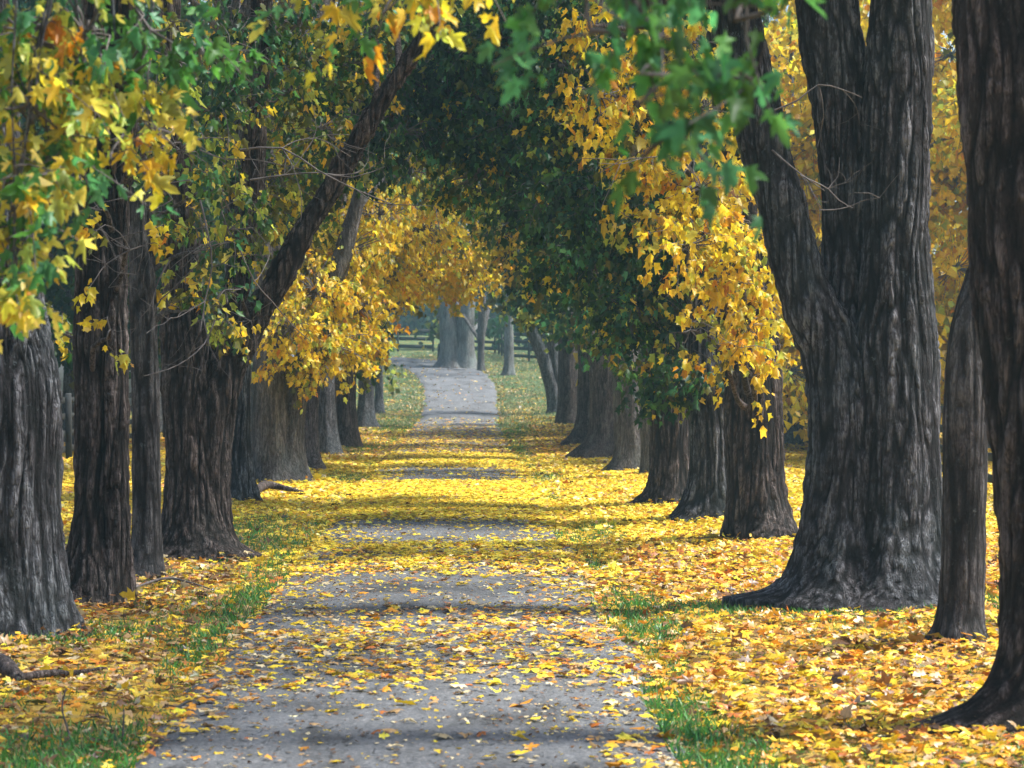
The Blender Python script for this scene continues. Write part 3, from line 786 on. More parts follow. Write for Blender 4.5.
X, Y = XY(757, 541)
make_tree('maple_tree', 'near-black straight trunk left of the giant maple, golden leaves hanging before it', 'tree', (757, 541),
          [[(757, 546, 68), (756, 500, 58), (753, 420, 55), (750, 330, 53), (745, 240, 50), (735, 120, 46), (725, 0, 42), (715, -150, 34), (700, -300, 24)]], M_BARK_DARK,
          [K(600, 95, 31.5, 34, 40, 190, 'gold'), K(650, 150, 32, 44, 40, 300, 'gold'), K(700, 190, 32, 40, 40, 260, 'gold'), K(690, 245, 31, 40, 30, 230, 'gold'), K(725, 275, 31.5, 38, 40, 270, 'gold'),
           K(742, 325, 31.5, 32, 34, 200, 'gold'), K(757, 378, 32, 20, 24, 70, 'gold'), K(650, 215, 32, 34, 22, 110, 'goldmix'), K(705, 110, 32.5, 44, 40, 260, 'gold'), K(640, 60, 32, 40, 36, 200, 'gold'),
           K(690, 40, 33, 40, 36, 220, 'goldmix'), K(735, 220, 33, 36, 40, 230, 'gold'), K(590, 25, 31.5, 30, 28, 90, 'goldmix'), K(770, 290, 33, 16, 40, 90, 'gold'), K(690, 330, 33, 30, 22, 60, 'goldmix'),
           K(720, 365, 32, 26, 16, 24, 'gold')],
          gen(41, X, Y, 6, 8.6, 12, 4.0, 1.2, 300, 'goldmix'), group=AV, seed=42, leaf=.102, more=1.4,
          twigs=[(Wp(690, 120, 31), (-.1, -.2, -1), .55, .010, 1), (Wp(692, 150, 31), (-1, -.2, -.15), 1.2, .010, 1), (Wp(770, 350, 31), (-.7, -.2, -.1), .8, .006, 2)])
X, Y = XY(712, 521)
make_tree('maple_tree', 'grey trunk half hidden behind the near-black straight trunk, under dark green foliage', 'tree', (712, 521),
          [[(711, 525, 56), (712, 480, 47), (710, 420, 45), (706, 340, 43), (700, 250, 40), (690, 120, 36), (680, 0, 32), (670, -120, 24)]], M_BARK,
          [K(690, 375, 38.5, 30, 26, 260, 'dark'), K(660, 385, 39, 20, 16, 110, 'darkspeck'), K(600, 190, 39, 46, 40, 800, 'dark'), K(650, 240, 39, 46, 40, 800, 'dark'), K(640, 310, 39, 40, 30, 480, 'darkspeck'),
           K(620, 110, 40, 46, 46, 800, 'dark'), K(560, 60, 40, 46, 46, 800, 'dark'), K(700, 300, 39, 34, 34, 420, 'dark'), K(690, 200, 41, 50, 50, 700, 'dark'), K(680, 80, 41, 50, 50, 600, 'dark'), K(570, 150, 40, 40, 36, 600, 'darkspeck')],
          gen(51, X, Y, 5, 9, 12.5, 4, 1.3, 340, 'dark'), group=AV, seed=52, leaf=.115, more=1.5)
X, Y = XY(672, 506)
make_tree('maple_tree', 'brown-grey trunk with a wide left root, third trunk left of the giant maple', 'tree', (672, 506),
          [[(671, 510, 54), (672, 470, 44), (671, 400, 42), (667, 320, 40), (662, 220, 36), (655, 100, 32), (650, 0, 28), (645, -100, 20)]], M_BARK_DARK,
          [K(500, 40, 44, 50, 44, 850, 'dark'), K(450, 50, 45, 44, 44, 650, 'dark'), K(510, 125, 44, 48, 40, 800, 'dark'), K(455, 115, 45, 46, 36, 650, 'dark'), K(545, 195, 44, 46, 36, 700, 'dark'), K(590, 255, 43, 44, 34, 650, 'dark'),
           K(625, 320, 43, 34, 26, 330, 'darkspeck'), K(560, 255, 45, 36, 30, 420, 'darkspeck'), K(480, 175, 45, 44, 30, 500, 'darkspeck'), K(640, 370, 42.5, 24, 20, 150, 'dark'), K(400, 80, 45, 40, 44, 480, 'dark'), K(550, 20, 44, 50, 40, 600, 'dark')],
          gen(61, X, Y, 5, 9.5, 13, 4, 1.4, 360, 'dark'), group=AV, seed=62, leaf=.12, more=1.5,
          roots=[(3.3, .3, .16, 10), (4.4, .2, .3, 8), (5.4, .2, .2, 8), (.4, .25, .2, 8)])
X, Y = XY(652, 478)
make_tree('slim_tree', 'thin bluish trunk glimpsed behind the brown-grey trunk with the wide root', 'tree', (652, 478),
          [[(652, 482, 22), (650, 440, 18), (648, 380, 17), (645, 300, 16), (640, 200, 14), (636, 120, 10)]], M_BARK_FINE,
          [K(640, 240, 55, 34, 30, 300, 'darkspeck'), K(600, 230, 55, 34, 30, 300, 'dark')], [], seed=72, leaf=.125, more=1.4)
X, Y = XY(632, 473)
make_tree('maple_tree', 'pale-sided trunk in the right-hand row, left of the thin bluish trunk', 'tree', (632, 473),
          [[(631, 476, 42), (631, 450, 32), (628, 400, 29), (624, 340, 27), (620, 270, 25), (612, 170, 22), (604, 60, 18), (598, -30, 12)]], M_BARK_PALE,
          [K(560, 220, 58, 46, 36, 650, 'darkspeck'), K(600, 290, 58, 36, 26, 420, 'dark'), K(520, 150, 58, 44, 36, 600, 'dark'), K(540, 80, 60, 50, 46, 700, 'dark'), K(460, 90, 60, 46, 46, 600, 'dark'), K(520, 215, 58, 36, 24, 380, 'darkspeck'),
           K(490, 20, 60, 50, 40, 600, 'dark'), K(610, 180, 61, 50, 50, 600, 'dark'), K(620, 60, 61, 50, 60, 600, 'dark'), K(430, 30, 60, 40, 40, 450, 'darkspeck'), K(595, 335, 58, 22, 12, 70, 'darkspeck')],
          gen(81, X, Y, 4, 11, 14, 4, 1.6, 400, 'dark'), group=AV, seed=82, leaf=.135, more=1.4)
X, Y = XY(603, 459)
make_tree('maple_tree', 'dark trunk flaring widely to the left beside the pale-sided right-hand trunk', 'tree', (603, 459),
          [[(601, 462, 46), (604, 435, 33), (604, 390, 30), (602, 340, 28), (600, 280, 26), (597, 200, 24), (592, 80, 18)]], M_BARK_DARK,
          [K(550, 270, 66, 34, 26, 420, 'darkspeck'), K(585, 300, 66, 30, 20, 300, 'dark'), K(510, 210, 67, 40, 26, 420, 'darkspeck'), K(500, 240, 67, 30, 18, 240, 'goldmix'), K(560, 180, 68, 50, 40, 600, 'dark'), K(510, 100, 68, 50, 50, 600, 'dark')],
          gen(91, X - 1, Y, 6, 8, 15, 4.2, 1.8, 420, 'dark'), group=AV, seed=92, leaf=.15, more=1.4, lod='C',
          roots=[(3.2, .34, .2, 8), (4.4, .2, .3, 8), (5.4, .2, .2, 8), (.4, .25, .2, 8)])
X, Y = XY(588, 446)
make_tree('maple_tree', 'sixth dark trunk beyond the giant on the right, standing close against the widely flaring one', 'tree', (588, 446),
          [[(587, 449, 31), (590, 420, 25), (590, 370, 24), (589, 320, 22), (588, 260, 20), (585, 150, 16)]], M_BARK_DARK,
          [K(545, 295, 78, 26, 18, 260, 'darkspeck'), K(570, 310, 77, 26, 14, 220, 'darkspeck'), K(530, 250, 78, 34, 22, 300, 'darkspeck')],
          gen(101, X - 1, Y, 8, 7.5, 17, 4.4, 1.9, 420, 'darkspeck'), group=AV, seed=102, leaf=.2, lod='C')
X, Y = XY(567, 425)
make_tree('maple_tree', 'bluish grey far trunk at the foot of the rise, right of the leaning double trunk', 'tree', (567, 425),
          [[(567, 428, 25), (568, 405, 20), (568, 370, 19), (567, 330, 18), (566, 290, 16), (563, 200, 12)]], M_BARK_DARK,
          [K(555, 312, 104, 20, 14, 200, 'farolive'), K(535, 300, 104, 22, 16, 220, 'darkspeck')],
          gen(111, X - 1, Y, 6, 8.5, 17, 4.0, 2.0, 340, 'darkspeck'), group=AV, seed=112, leaf=.24, lod='C')
X, Y = XY(556, 413)
make_tree('leaning_tree', 'double trunk leaning out to the left over the far drive', 'tree', (556, 413),
          [[(557, 414, 20), (553, 390, 16), (546, 365, 15), (537, 340, 15), (528, 322, 14), (515, 290, 11), (505, 250, 8)], [(560, 414, 15), (558, 385, 12), (554, 355, 11), (549, 330, 11), (542, 300, 9), (535, 260, 7)]], M_BARK,
          [K(530, 305, 116, 24, 14, 240, 'farolive'), K(510, 290, 116, 26, 16, 240, 'farolive'), K(550, 310, 115, 20, 14, 180, 'darkspeck')],
          gen(121, X - 1.0, Y, 4, 8, 14, 3, 1.8, 300, 'farolive'), seed=122, leaf=.25, lod='C')

# --- left-hand row, near to far
x, y = -3.9, 12.6
make_tree('maple_tree', 'maple outside the frame, its large yellow-green leaves hanging across the upper left corner', 'tree', ('w', x, y),
          [[(CX + (x - CAMX) * F / y, 368 + 2.3 * F / y, 200), (-400, 600, 170), (-420, 0, 150), (-430, -500, 110), (-430, -900, 80)]], M_BARK,
          [K(20, 30, 12.4, 56, 40, 80, 'near'), K(85, 35, 12.6, 46, 50, 80, 'near'), K(30, 105, 12.3, 56, 44, 90, 'near'), K(85, 95, 12.6, 36, 34, 50, 'near'), K(18, 180, 12.2, 42, 46, 70, 'near'), K(12, 245, 12.2, 30, 40, 44, 'near'), K(14, 290, 12.1, 22, 24, 22, 'near'),
           K(150, 30, 12.8, 40, 34, 40, 'neargreen'), K(150, 128, 13.2, 26, 14, 16, 'neargold'), K(200, 45, 13, 34, 34, 22, 'neargreen'), K(120, 85, 12.8, 34, 30, 34, 'near'), K(60, 150, 12.5, 40, 30, 30, 'near'), K(112, 150, 13, 26, 34, 14, 'neargold'),
           K(400, -14, 11.6, 60, 18, 26, 'neargold'), K(350, -16, 11.8, 40, 18, 14, 'near'), K(455, -22, 11.6, 34, 12, 10, 'neargold'), K(380, -60, 11.8, 90, 30, 40, 'near'), K(60, -75, 12.4, 120, 40, 60, 'near')],
          [], group=AV, seed=203, leaf=.076, lod='A', drop=4.5, more=2.4,
          twigs=[(Wp(88, 20, 12.7), (-.05, 0, -1), .9, .011, 1), (Wp(75, 130, 13), (-.15, 0, -1), .7, .007, 1)])
X, Y = XY(4, 632)
make_tree('maple_tree', 'thick ridged grey trunk cut by the left edge of the photo', 'tree', (4, 632),
          [[(2, 642, 150), (4, 600, 122), (5, 500, 112), (3, 400, 112), (-8, 310, 100), (-18, 200, 95), (-28, 100, 90), (-40, -100, 80), (-55, -350, 60)]], M_BARK,
          [], gen(211, X, Y, 6, 7.6, 10.5, 3.6, 1.1, 260, 'olive'), group=AV, seed=212, bump=.035)
X, Y = XY(100, 600)
make_tree('maple_tree', 'dark trunk with a seam down its middle, second from the left edge', 'tree', (100, 600),
          [[(93, 604, 60), (93, 520, 40), (93, 400, 38), (94, 300, 38), (96, 200, 36), (98, 100, 34), (100, 0, 32), (100, -200, 26)], [(112, 603, 48, .05), (114, 520, 34), (113, 400, 32), (112, 300, 32), (116, 200, 30), (122, 100, 30), (128, 0, 28), (135, -200, 20)]], M_BARK_DARK,
          [K(110, 330, 24.5, 24, 22, 26, 'goldmix'), K(130, 250, 24.5, 50, 50, 60, 'goldmix'), K(100, 210, 25, 40, 50, 40, 'olive'), K(180, 150, 25, 50, 40, 170, 'olive'), K(170, 60, 25.5, 50, 50, 240, 'olive'), K(60, 330, 26.5, 18, 30, 90, 'olive')],
          gen(221, X, Y, 5, 7.8, 10.8, 3.6, 1.1, 280, 'olive'), group=AV, seed=222, leaf=.088, more=1.0, bump=.02,
          twigs=[(Wp(170, 260, 24), (-.3, -.1, -1), .8, .008, 2), (Wp(200, 200, 24), (.4, -.1, -1), 1.3, .010, 2), (Wp(140, 190, 24), (.1, -.1, -1), .8, .008, 2), (Wp(215, 320, 24), (-.8, -.1, -.5), 1.0, .008, 2), (Wp(160, 300, 24), (.5, -.1, .3), .7, .007, 2), (Wp(200, 150, 24), (.8, -.1, -.1), 1.0, .007, 2), (Wp(190, 180, 24), (-.9, -.1, -.1), .9, .006, 2)])
X, Y = XY(147, 579)
make_tree('slim_tree', 'slender grey trunk between the seamed trunk and the broad forked one on the left', 'tree', (147, 579),
          [[(147, 582, 38), (147, 540, 30), (146, 450, 29), (145, 380, 28), (143, 300, 27), (140, 200, 24), (134, 80, 20), (128, -50, 16), (120, -160, 10)]], M_BARK_FINE,
          [K(150, 210, 28, 40, 40, 90, 'olive'), K(200, 250, 28, 44, 36, 130, 'olive'), K(220, 190, 28, 40, 36, 150, 'olive'), K(190, 310, 28, 40, 26, 60, 'goldmix')],
          gen(231, X, Y, 3, 8, 10, 2, .9, 240, 'olive'), seed=232, leaf=.09, more=1.0, bump=.012)
X, Y = XY(195, 554)
make_tree('maple_tree', 'broad dark maple forking low, one long bough leaning right over the drive', 'tree', (195, 554),
          [[(195, 558, 78), (194, 520, 64), (193, 460, 58), (188, 400, 52), (184, 340, 44), (180, 270, 36), (176, 180, 30), (172, 60, 24), (168, -60, 18)],
           [(206, 557, 52, .02), (207, 500, 46), (211, 430, 44), (224, 375, 37), (248, 330, 30), (275, 285, 26), (300, 240, 23), (330, 190, 21), (362, 135, 20), (392, 85, 20), (425, 35, 19), (455, -15, 17), (495, -80, 11)],
           [(202, 470, 30, .1), (210, 400, 34, .12), (220, 340, 30, .2), (238, 270, 26, .3), (250, 190, 24, .3), (254, 110, 22, .3), (258, 30, 20, .3), (262, -60, 15, .3)]], M_BARK_DARK,
          [K(215, 110, 31, 40, 40, 260, 'olive'), K(230, 60, 31, 40, 40, 260, 'dark'), K(228, 230, 31.5, 34, 36, 140, 'olive'), K(225, 290, 31, 26, 30, 70, 'olive'), K(290, 70, 33, 44, 40, 300, 'olive'), K(330, 60, 34, 40, 30, 240, 'dark'), K(320, 130, 32.5, 44, 30, 240, 'olive'),
           K(370, 60, 34, 36, 34, 200, 'olive'), K(280, 170, 34, 44, 34, 260, 'olive'), K(220, 330, 31, 26, 24, 60, 'olive'), K(300, 20, 33, 50, 30, 260, 'olive'), K(260, 15, 32, 40, 30, 200, 'dark'), K(400, 20, 34, 44, 24, 160, 'olive')],
          gen(241, X, Y, 4, 9, 11.5, 3.6, 1.2, 300, 'olive'), group=AV, seed=242, leaf=.095, more=1.25, bump=.035,
          roots=[(3.2, .2, .2, 8), (4.1, .2, .3, 10), (4.8, .25, .25, 12), (5.5, .3, .25, 10), (.2, .35, .15, 12), (1.5, .2, .2, 6)],
          twigs=[(Wp(240, 250, 30), (.35, -.1, -1), 1.6, .010, 2), (Wp(250, 180, 30), (.9, 0, .25), 1.6, .012, 2), (Wp(240, 150, 30), (1, 0, .35), 2.0, .014, 2)])
X, Y = XY(238, 502)
make_tree('maple_tree', 'narrow greenish trunk right behind the broad forked maple', 'tree', (238, 502),
          [[(238, 505, 36), (238, 460, 27), (238, 400, 25), (238, 330, 24), (236, 250, 22), (232, 150, 18), (228, 40, 12)]], M_BARK,
          [K(300, 110, 44, 46, 40, 520, 'olive'), K(260, 200, 44, 44, 40, 480, 'olive'), K(350, 70, 44, 46, 40, 520, 'dark'), K(350, 150, 44, 50, 36, 520, 'dark'), K(240, 120, 45, 40, 50, 420, 'dark'), K(300, 200, 45, 40, 36, 380, 'olive'), K(400, 130, 44, 40, 30, 380, 'dark')],
          gen(251, X, Y, 4, 9.5, 12.5, 3.6, 1.3, 340, 'olive'), group=AV, seed=252, leaf=.115, more=1.5)
X, Y = XY(278, 481)
make_tree('maple_tree', 'stout pale grey maple with a forked top and lichen, below yellow foliage', 'tree', (278, 481),
          [[(274, 484, 52), (273, 455, 44), (272, 420, 42), (271, 385, 39), (271, 345, 34), (270, 300, 30), (266, 220, 26), (262, 100, 18)],
           [(289, 484, 36), (290, 450, 29), (292, 420, 25), (297, 390, 24), (306, 362, 24), (318, 330, 22), (332, 290, 20), (350, 230, 16), (372, 150, 11)]], M_BARK_PALE,
          [K(290, 330, 51, 30, 24, 300, 'gold'), K(315, 290, 52, 40, 34, 560, 'gold'), K(350, 250, 53, 40, 36, 600, 'gold'), K(335, 345, 52, 40, 24, 420, 'goldmix'), K(300, 250, 53, 36, 34, 420, 'goldmix'), K(380, 215, 54, 40, 30, 500, 'gold'), K(345, 200, 55, 44, 30, 460, 'gold'),
           K(285, 365, 51.5, 22, 12, 90, 'goldmix'), K(320, 375, 52, 24, 12, 110, 'goldmix'), K(360, 310, 53, 30, 26, 360, 'gold'), K(410, 170, 55, 40, 24, 380, 'olive')],
          gen(261, X, Y, 4, 10, 13.5, 4, 1.5, 380, 'goldmix'), group=AV, seed=262, leaf=.115, more=1.65,
          roots=[(3.3, .12, .2, 8), (4.4, .15, .3, 8), (5.7, .28, .2, 10), (.1, .16, .2, 8), (5.0, .15, .3, 10)])
X, Y = XY(306, 468)
make_tree('maple_tree', 'dark curved trunk tucked behind the stout pale maple', 'tree', (306, 468),
          [[(306, 471, 26), (307, 440, 21), (309, 400, 19), (314, 370, 18), (322, 330, 16), (330, 280, 14), (340, 200, 10)]], M_BARK_DARK,
          [K(380, 270, 61, 36, 30, 480, 'gold'), K(420, 230, 61, 40, 30, 520, 'gold'), K(350, 350, 60, 30, 18, 240, 'goldmix')],
          gen(271, X, Y, 4, 9, 14, 4, 1.6, 380, 'goldmix'), group=AV, seed=272, leaf=.125, more=1.6)
X, Y = XY(327, 453)
make_tree('maple_tree', 'reddish-brown trunk in the left-hand row between two darker ones', 'tree', (327, 453),
          [[(327, 456, 28), (326, 425, 21), (325, 390, 20), (326, 340, 18), (328, 280, 16), (332, 180, 12)]], M_BARK,
          [K(440, 250, 71, 40, 28, 520, 'gold'), K(410, 280, 71, 34, 22, 380, 'gold'), K(470, 265, 71, 30, 24, 380, 'gold'), K(366, 328, 71, 20, 20, 220, 'goldmix'), K(450, 200, 72, 44, 26, 480, 'goldmix'), K(390, 180, 73, 50, 30, 420, 'olive')],
          gen(281, X + 1, Y, 7, 8, 16, 4.4, 1.8, 420, 'olive'), group=AV, seed=282, leaf=.135, more=1.5)
X, Y = XY(347, 446)
make_tree('maple_tree', 'squat-looking dark trunk below the lowest yellow boughs, last before the bluish ones', 'tree', (347, 446),
          [[(347, 449, 29), (347, 425, 22), (346, 395, 21), (345, 350, 20), (344, 290, 18), (342, 180, 13)]], M_BARK_DARK,
          [K(395, 288, 78, 24, 12, 240, 'gold'), K(440, 285, 78, 32, 16, 360, 'gold'), K(475, 245, 78, 34, 20, 360, 'gold'), K(360, 358, 77, 18, 14, 150, 'olive'), K(500, 262, 78, 22, 10, 120, 'gold')],
          gen(291, X + 1, Y, 8, 8, 17, 4.6, 1.9, 420, 'goldmix'), group=AV, seed=292, leaf=.155, more=1.5, lod='C')
X, Y = XY(366, 427)
make_tree('maple_tree', 'hazy teal-grey trunk near the end of the left-hand row', 'tree', (366, 427),
          [[(366, 429, 21), (366, 405, 17), (366, 370, 16), (365, 320, 14), (364, 220, 10)]], M_BARK,
          [K(380, 322, 102, 14, 10, 120, 'farolive'), K(368, 345, 102, 12, 12, 120, 'olive')],
          gen(301, X + .8, Y, 6, 8.5, 17, 4.0, 2.0, 340, 'olive'), group=AV, seed=302, leaf=.24, lod='C')
X, Y = XY(379, 413)
make_tree('slim_tree', 'small hazy trunk last in the left-hand row, beside the bend', 'tree', (379, 413),
          [[(379, 415, 12), (379, 395, 9), (378, 365, 9), (377, 320, 8), (376, 260, 6)]], M_BARK,
          [K(384, 350, 117, 7, 7, 40, 'farolive'), K(391, 372, 117, 7, 5, 24, 'farolive')], gen(311, X, Y, 3, 8.5, 14, 2.5, 1.8, 300, 'farolive'), seed=312, leaf=.25, lod='C')

# --- beyond the bend
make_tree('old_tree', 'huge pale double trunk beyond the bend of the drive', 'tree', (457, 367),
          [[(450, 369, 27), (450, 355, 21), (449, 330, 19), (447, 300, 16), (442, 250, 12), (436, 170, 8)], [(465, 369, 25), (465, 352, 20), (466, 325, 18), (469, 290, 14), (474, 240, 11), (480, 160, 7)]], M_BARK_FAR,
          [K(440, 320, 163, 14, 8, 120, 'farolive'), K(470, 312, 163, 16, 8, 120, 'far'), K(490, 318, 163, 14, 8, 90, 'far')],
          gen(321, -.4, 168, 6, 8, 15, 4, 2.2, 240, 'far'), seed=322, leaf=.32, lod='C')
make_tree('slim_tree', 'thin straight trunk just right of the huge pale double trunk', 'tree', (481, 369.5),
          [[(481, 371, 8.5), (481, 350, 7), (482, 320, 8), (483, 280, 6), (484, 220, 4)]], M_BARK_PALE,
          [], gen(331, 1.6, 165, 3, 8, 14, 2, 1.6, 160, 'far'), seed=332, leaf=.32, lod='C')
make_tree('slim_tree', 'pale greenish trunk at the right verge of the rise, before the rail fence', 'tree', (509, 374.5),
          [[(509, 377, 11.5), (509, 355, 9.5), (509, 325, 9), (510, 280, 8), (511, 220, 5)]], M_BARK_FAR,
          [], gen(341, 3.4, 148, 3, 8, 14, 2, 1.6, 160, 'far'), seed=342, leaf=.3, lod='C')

# --- trees standing outside the avenue: a few are modelled, the others are copies
def side_tree(name, label, X, Y, pal, seed, group, z0=2.0, z1=11, rad=3.0, n=16, leaf=.2, cnt=520, cr=1.5, lod='C', bark=M_BARK):
    px = CX + (X - CAMX) * F / Y; s = F / Y
    zg = float(base_z(Y)); pb = CY - F * (zg - CAMZ) / Y
    H = z1 * .85
    return make_tree(name, label, 'tree', ('w', X, Y), [[(px, pb, .6 * s), (px + .1 * s, pb - .3 * H * s, .4 * s), (px - .1 * s, pb - .65 * H * s, .25 * s), (px, pb - H * s, .08 * s)]], bark,
                     [], gen(seed, X, Y, n, zg + z0, zg + z1, rad, cr, cnt, pal), seed=seed + 1, leaf=leaf, lod=lod, group=group, seg=16)
def copy_tree(src, X, Y, rz, sc, label):
    o = src.copy(); COL.objects.link(o)
    o.location = (X, Y, float(base_z(Y))); o.rotation_euler = (0, 0, rz); o.scale = (sc,) * 3
    o['label'] = label
    for ch in src.children:
        c = ch.copy(); COL.objects.link(c); c.parent = o
    return o
gy = 'golden trees behind the right-hand row'
lab_y = 'golden-leaved tree behind the giant maple, seen through gaps between its stems'
a = side_tree('golden_tree', lab_y, 11.4, 69, 'gold', 401, gy, z1=12.5, rad=3.2, n=20, cnt=620)
for X, Y, r, s_ in ((10.6, 62, 1.9, .95), (13.6, 61, 4.4, 1.0), (9.7, 74, 0.3, 1.1), (12.8, 78, 1.2, 1.2), (14.6, 72, 2.6, 1.05), (9.9, 84, 4.0, 1.1), (17.5, 80, 5.2, 1.2), (12.0, 98, .6, 1.3), (18.5, 66, 3.3, 1.0), (16, 110, 1.0, 1.4), (10.9, 91, 2.0, 1.55)):
    copy_tree(a, X, Y, r, s_, lab_y)
gg = 'green trees behind the left-hand row'
lab_g = 'bushy green tree behind the left-hand row, seen only through gaps between the trunks'
b = side_tree('green_tree', lab_g, -11.5, 78, 'far', 421, gg, z0=2.6, z1=13, rad=3.2, n=20, cnt=620)
for X, Y, r, s_ in ((-9.9, 70, 5.5, 1.05), (-13, 72, .2, 1.15), (-14.5, 88, 1.0, 1.3), (-11, 99, 3.0, 1.3), (-10.6, 92, 2.2, 1.05), (-18, 76, 3.4, 1.1), (-12.6, 106, 4.6, 1.2), (-17, 104, .5, 1.25), (-22, 92, 5.0, 1.2), (-10.2, 118, 2.7, 1.2), (-15, 66, 1.7, .9)):
    copy_tree(b, X, Y, r, s_, lab_g)
gf = 'dark trees closing the view beyond the far fence'
lab_f = 'dark hazy tree beyond the rail fence at the end of the drive'
c = side_tree('background_tree', lab_f, -3, 247, 'far', 441, gf, z0=.8, z1=17, rad=4.2, n=28, leaf=.45, cnt=340, cr=2.3)
k = 0
for Y, xs in ((250, (-40, -32, -25, -18, -11, -4, 3, 10, 17, 24, 31, 39)), (275, (-46, -36, -26, -16, -7, 2, 11, 20, 30, 41)), (196, (8.5, 14, 20, 27)), (160, (-30, -22, 17, 24)), (135, (-24, 22))):
    for X in xs:
        k += 1
        copy_tree(c, X + math.sin(k * 3.1) * 1.2, Y + math.cos(k * 5.7) * 3, k * 1.9, 1 + .25 * math.sin(k * 2.3) + (.35 if Y == 275 else 0), lab_f)

build_litter()

# ------------------------------------------------------------------ fences
def fence(label, pts, sp=2.4, h=1.5, rails=4, mat=M_FENCE, rh=.075):
    pts = np.asarray(pts, float)
    L = np.concatenate([[0], np.cumsum(np.linalg.norm(np.diff(pts, axis=0), axis=1))])
    n = int(L[-1] // sp)
    s = np.linspace(0, L[-1], n + 1)
    x = np.interp(s, L, pts[:, 0]); y = np.interp(s, L, pts[:, 1]); z = ground_z(x, y)
    org = np.array([x[0], y[0], z[0]])
    rt = empty('rail_fence', org); tag(rt, label, 'fence', 'dark board fences')
    rng = np.random.default_rng(int(abs(x[0] * 100)))
    for i in range(n + 1):
        m = MB(); w = .07
        tx, ty = rng.normal(0, .015, 2)
        m.add([(x[i] - w, y[i] - w, z[i] - .2), (x[i] + w, y[i] - w, z[i] - .2), (x[i] + w, y[i] + w, z[i] - .2), (x[i] - w, y[i] + w, z[i] - .2),
               (x[i] - w + tx, y[i] - w + ty, z[i] + h + .06), (x[i] + w + tx, y[i] - w + ty, z[i] + h + .06), (x[i] + w + tx, y[i] + w + ty, z[i] + h + .10), (x[i] - w + tx, y[i] + w + ty, z[i] + h + .10)],
              [(0, 3, 2, 1), (4, 5, 6, 7), (0, 1, 5, 4), (1, 2, 6, 5), (2, 3, 7, 6), (3, 0, 4, 7)])
        m.build('post', mat, rt, False, org)
    for k in range(rails):
        m = MB()
        for i in range(n):
            a = np.array([x[i], y[i], z[i]]); b = np.array([x[i + 1], y[i + 1], z[i + 1]])
            d = (b - a)[:2]; d /= np.linalg.norm(d); nn = np.array([-d[1], d[0], 0])
            zc = h * (k + .7) / (rails - .1)
            o1 = nn * (.075 if i % 2 else .078); th = nn * .03
            za = zc + rng.normal(0, .012); zb2 = zc + rng.normal(0, .012)
            v = []
            for P, zz in ((a, za), (b, zb2)):
                for t in (o1, o1 + th):
                    for dz in (-rh, rh):
                        v.append(P + t + [0, 0, zz + dz])
            m.add(v, [(0, 1, 3, 2), (4, 6, 7, 5), (0, 4, 5, 1), (2, 3, 7, 6), (0, 2, 6, 4), (1, 5, 7, 3)])
        m.build('rail', mat, rt, False, org)
    return rt
fence('dark board fence running behind the left-hand row of trunks', [(-9.2, 38), (-9.0, 90), (-9.2, 140)])
fence('dark board fence running behind the right-hand row of trunks', [(9.8, 26), (9.7, 80), (9.0, 140)])
fence('dark rail fence across the end of the drive, left of the huge double trunk', [(-26, 193), (-12, 187), (-1.8, 184)], h=1.6, rails=3, rh=.13)
fence('dark rail fence climbing the rise right of the pale greenish trunk', [(.9, 181), (2.6, 176), (3.4, 163), (6.2, 160), (10, 157)], h=1.75, rh=.10)
p = Wp(440, 366, 161.5)
m = MB()
zg = float(ground_z(np.array([p[0]]), np.array([161.5]))[0])
tube(m, [(0, 0, -.2), (0, 0, .5), (.01, 0, 1.15), (.02, 0, 1.32)], [.17, .16, .155, .11], 10, step=.2)
tag(m.build('gate_post', M_FENCE), 'short dark post at the bend in front of the huge double trunk', 'post').location = (p[0], 161.5, zg)

# ------------------------------------------------------------------ buildings glimpsed at the sides
def house(name, label, X, Y, w, d, h, wall_m, rot, wn):
    z = float(base_z(Y)); rt = empty(name, (X, Y, z)); rt.rotation_euler = (0, 0, rot); tag(rt, label, 'building')
    m = MB(); m.box(-w / 2, w / 2, -d / 2, d / 2, -.3, h)
    m.add([(-w / 2, -d / 2, h), (-w / 2, d / 2, h), (-w / 2, 0, h + d * .32), (w / 2, -d / 2, h), (w / 2, d / 2, h), (w / 2, 0, h + d * .32)], [(0, 2, 1), (3, 4, 5)])
    m.build('wall', wall_m, rt, False)
    m = MB()
    for s_ in (-1, 1):
        e = .35; k_ = d * .32 / (d / 2)
        m.add([(-w / 2 - e, s_ * (d / 2 + e), h - e * k_ + .02), (w / 2 + e, s_ * (d / 2 + e), h - e * k_ + .02), (w / 2 + e, 0, h + d * .32 + .02), (-w / 2 - e, 0, h + d * .32 + .02),
               (-w / 2 - e, s_ * (d / 2 + e), h - e * k_ + .14), (w / 2 + e, s_ * (d / 2 + e), h - e * k_ + .14), (w / 2 + e, 0, h + d * .32 + .14), (-w / 2 - e, 0, h + d * .32 + .14)],
              [(0, 1, 2, 3), (4, 5, 6, 7), (0, 1, 5, 4), (1, 2, 6, 5), (2, 3, 7, 6), (3, 0, 4, 7)])
    m.build('roof', M_ROOF, rt, False)
    for i in range(wn):
        xc = -w / 2 + w * (i + .5) / wn
        f = MB(); y0 = -d / 2
        for a_ in ((-.55, -.45, .9, 2.3), (.45, .55, .9, 2.3), (-.45, .45, .9, 1.0), (-.45, .45, 2.2, 2.3)):
            f.box(xc + a_[0], xc + a_[1], y0 - .06, y0 + .01, a_[2], a_[3])
        fo = f.build('window', M_WHITE, rt, False)
        g = MB(); g.box(xc - .448, xc + .448, y0 - .02, y0 + .005, 1.002, 2.198); g.build('pane', M_GLASS, fo, False)
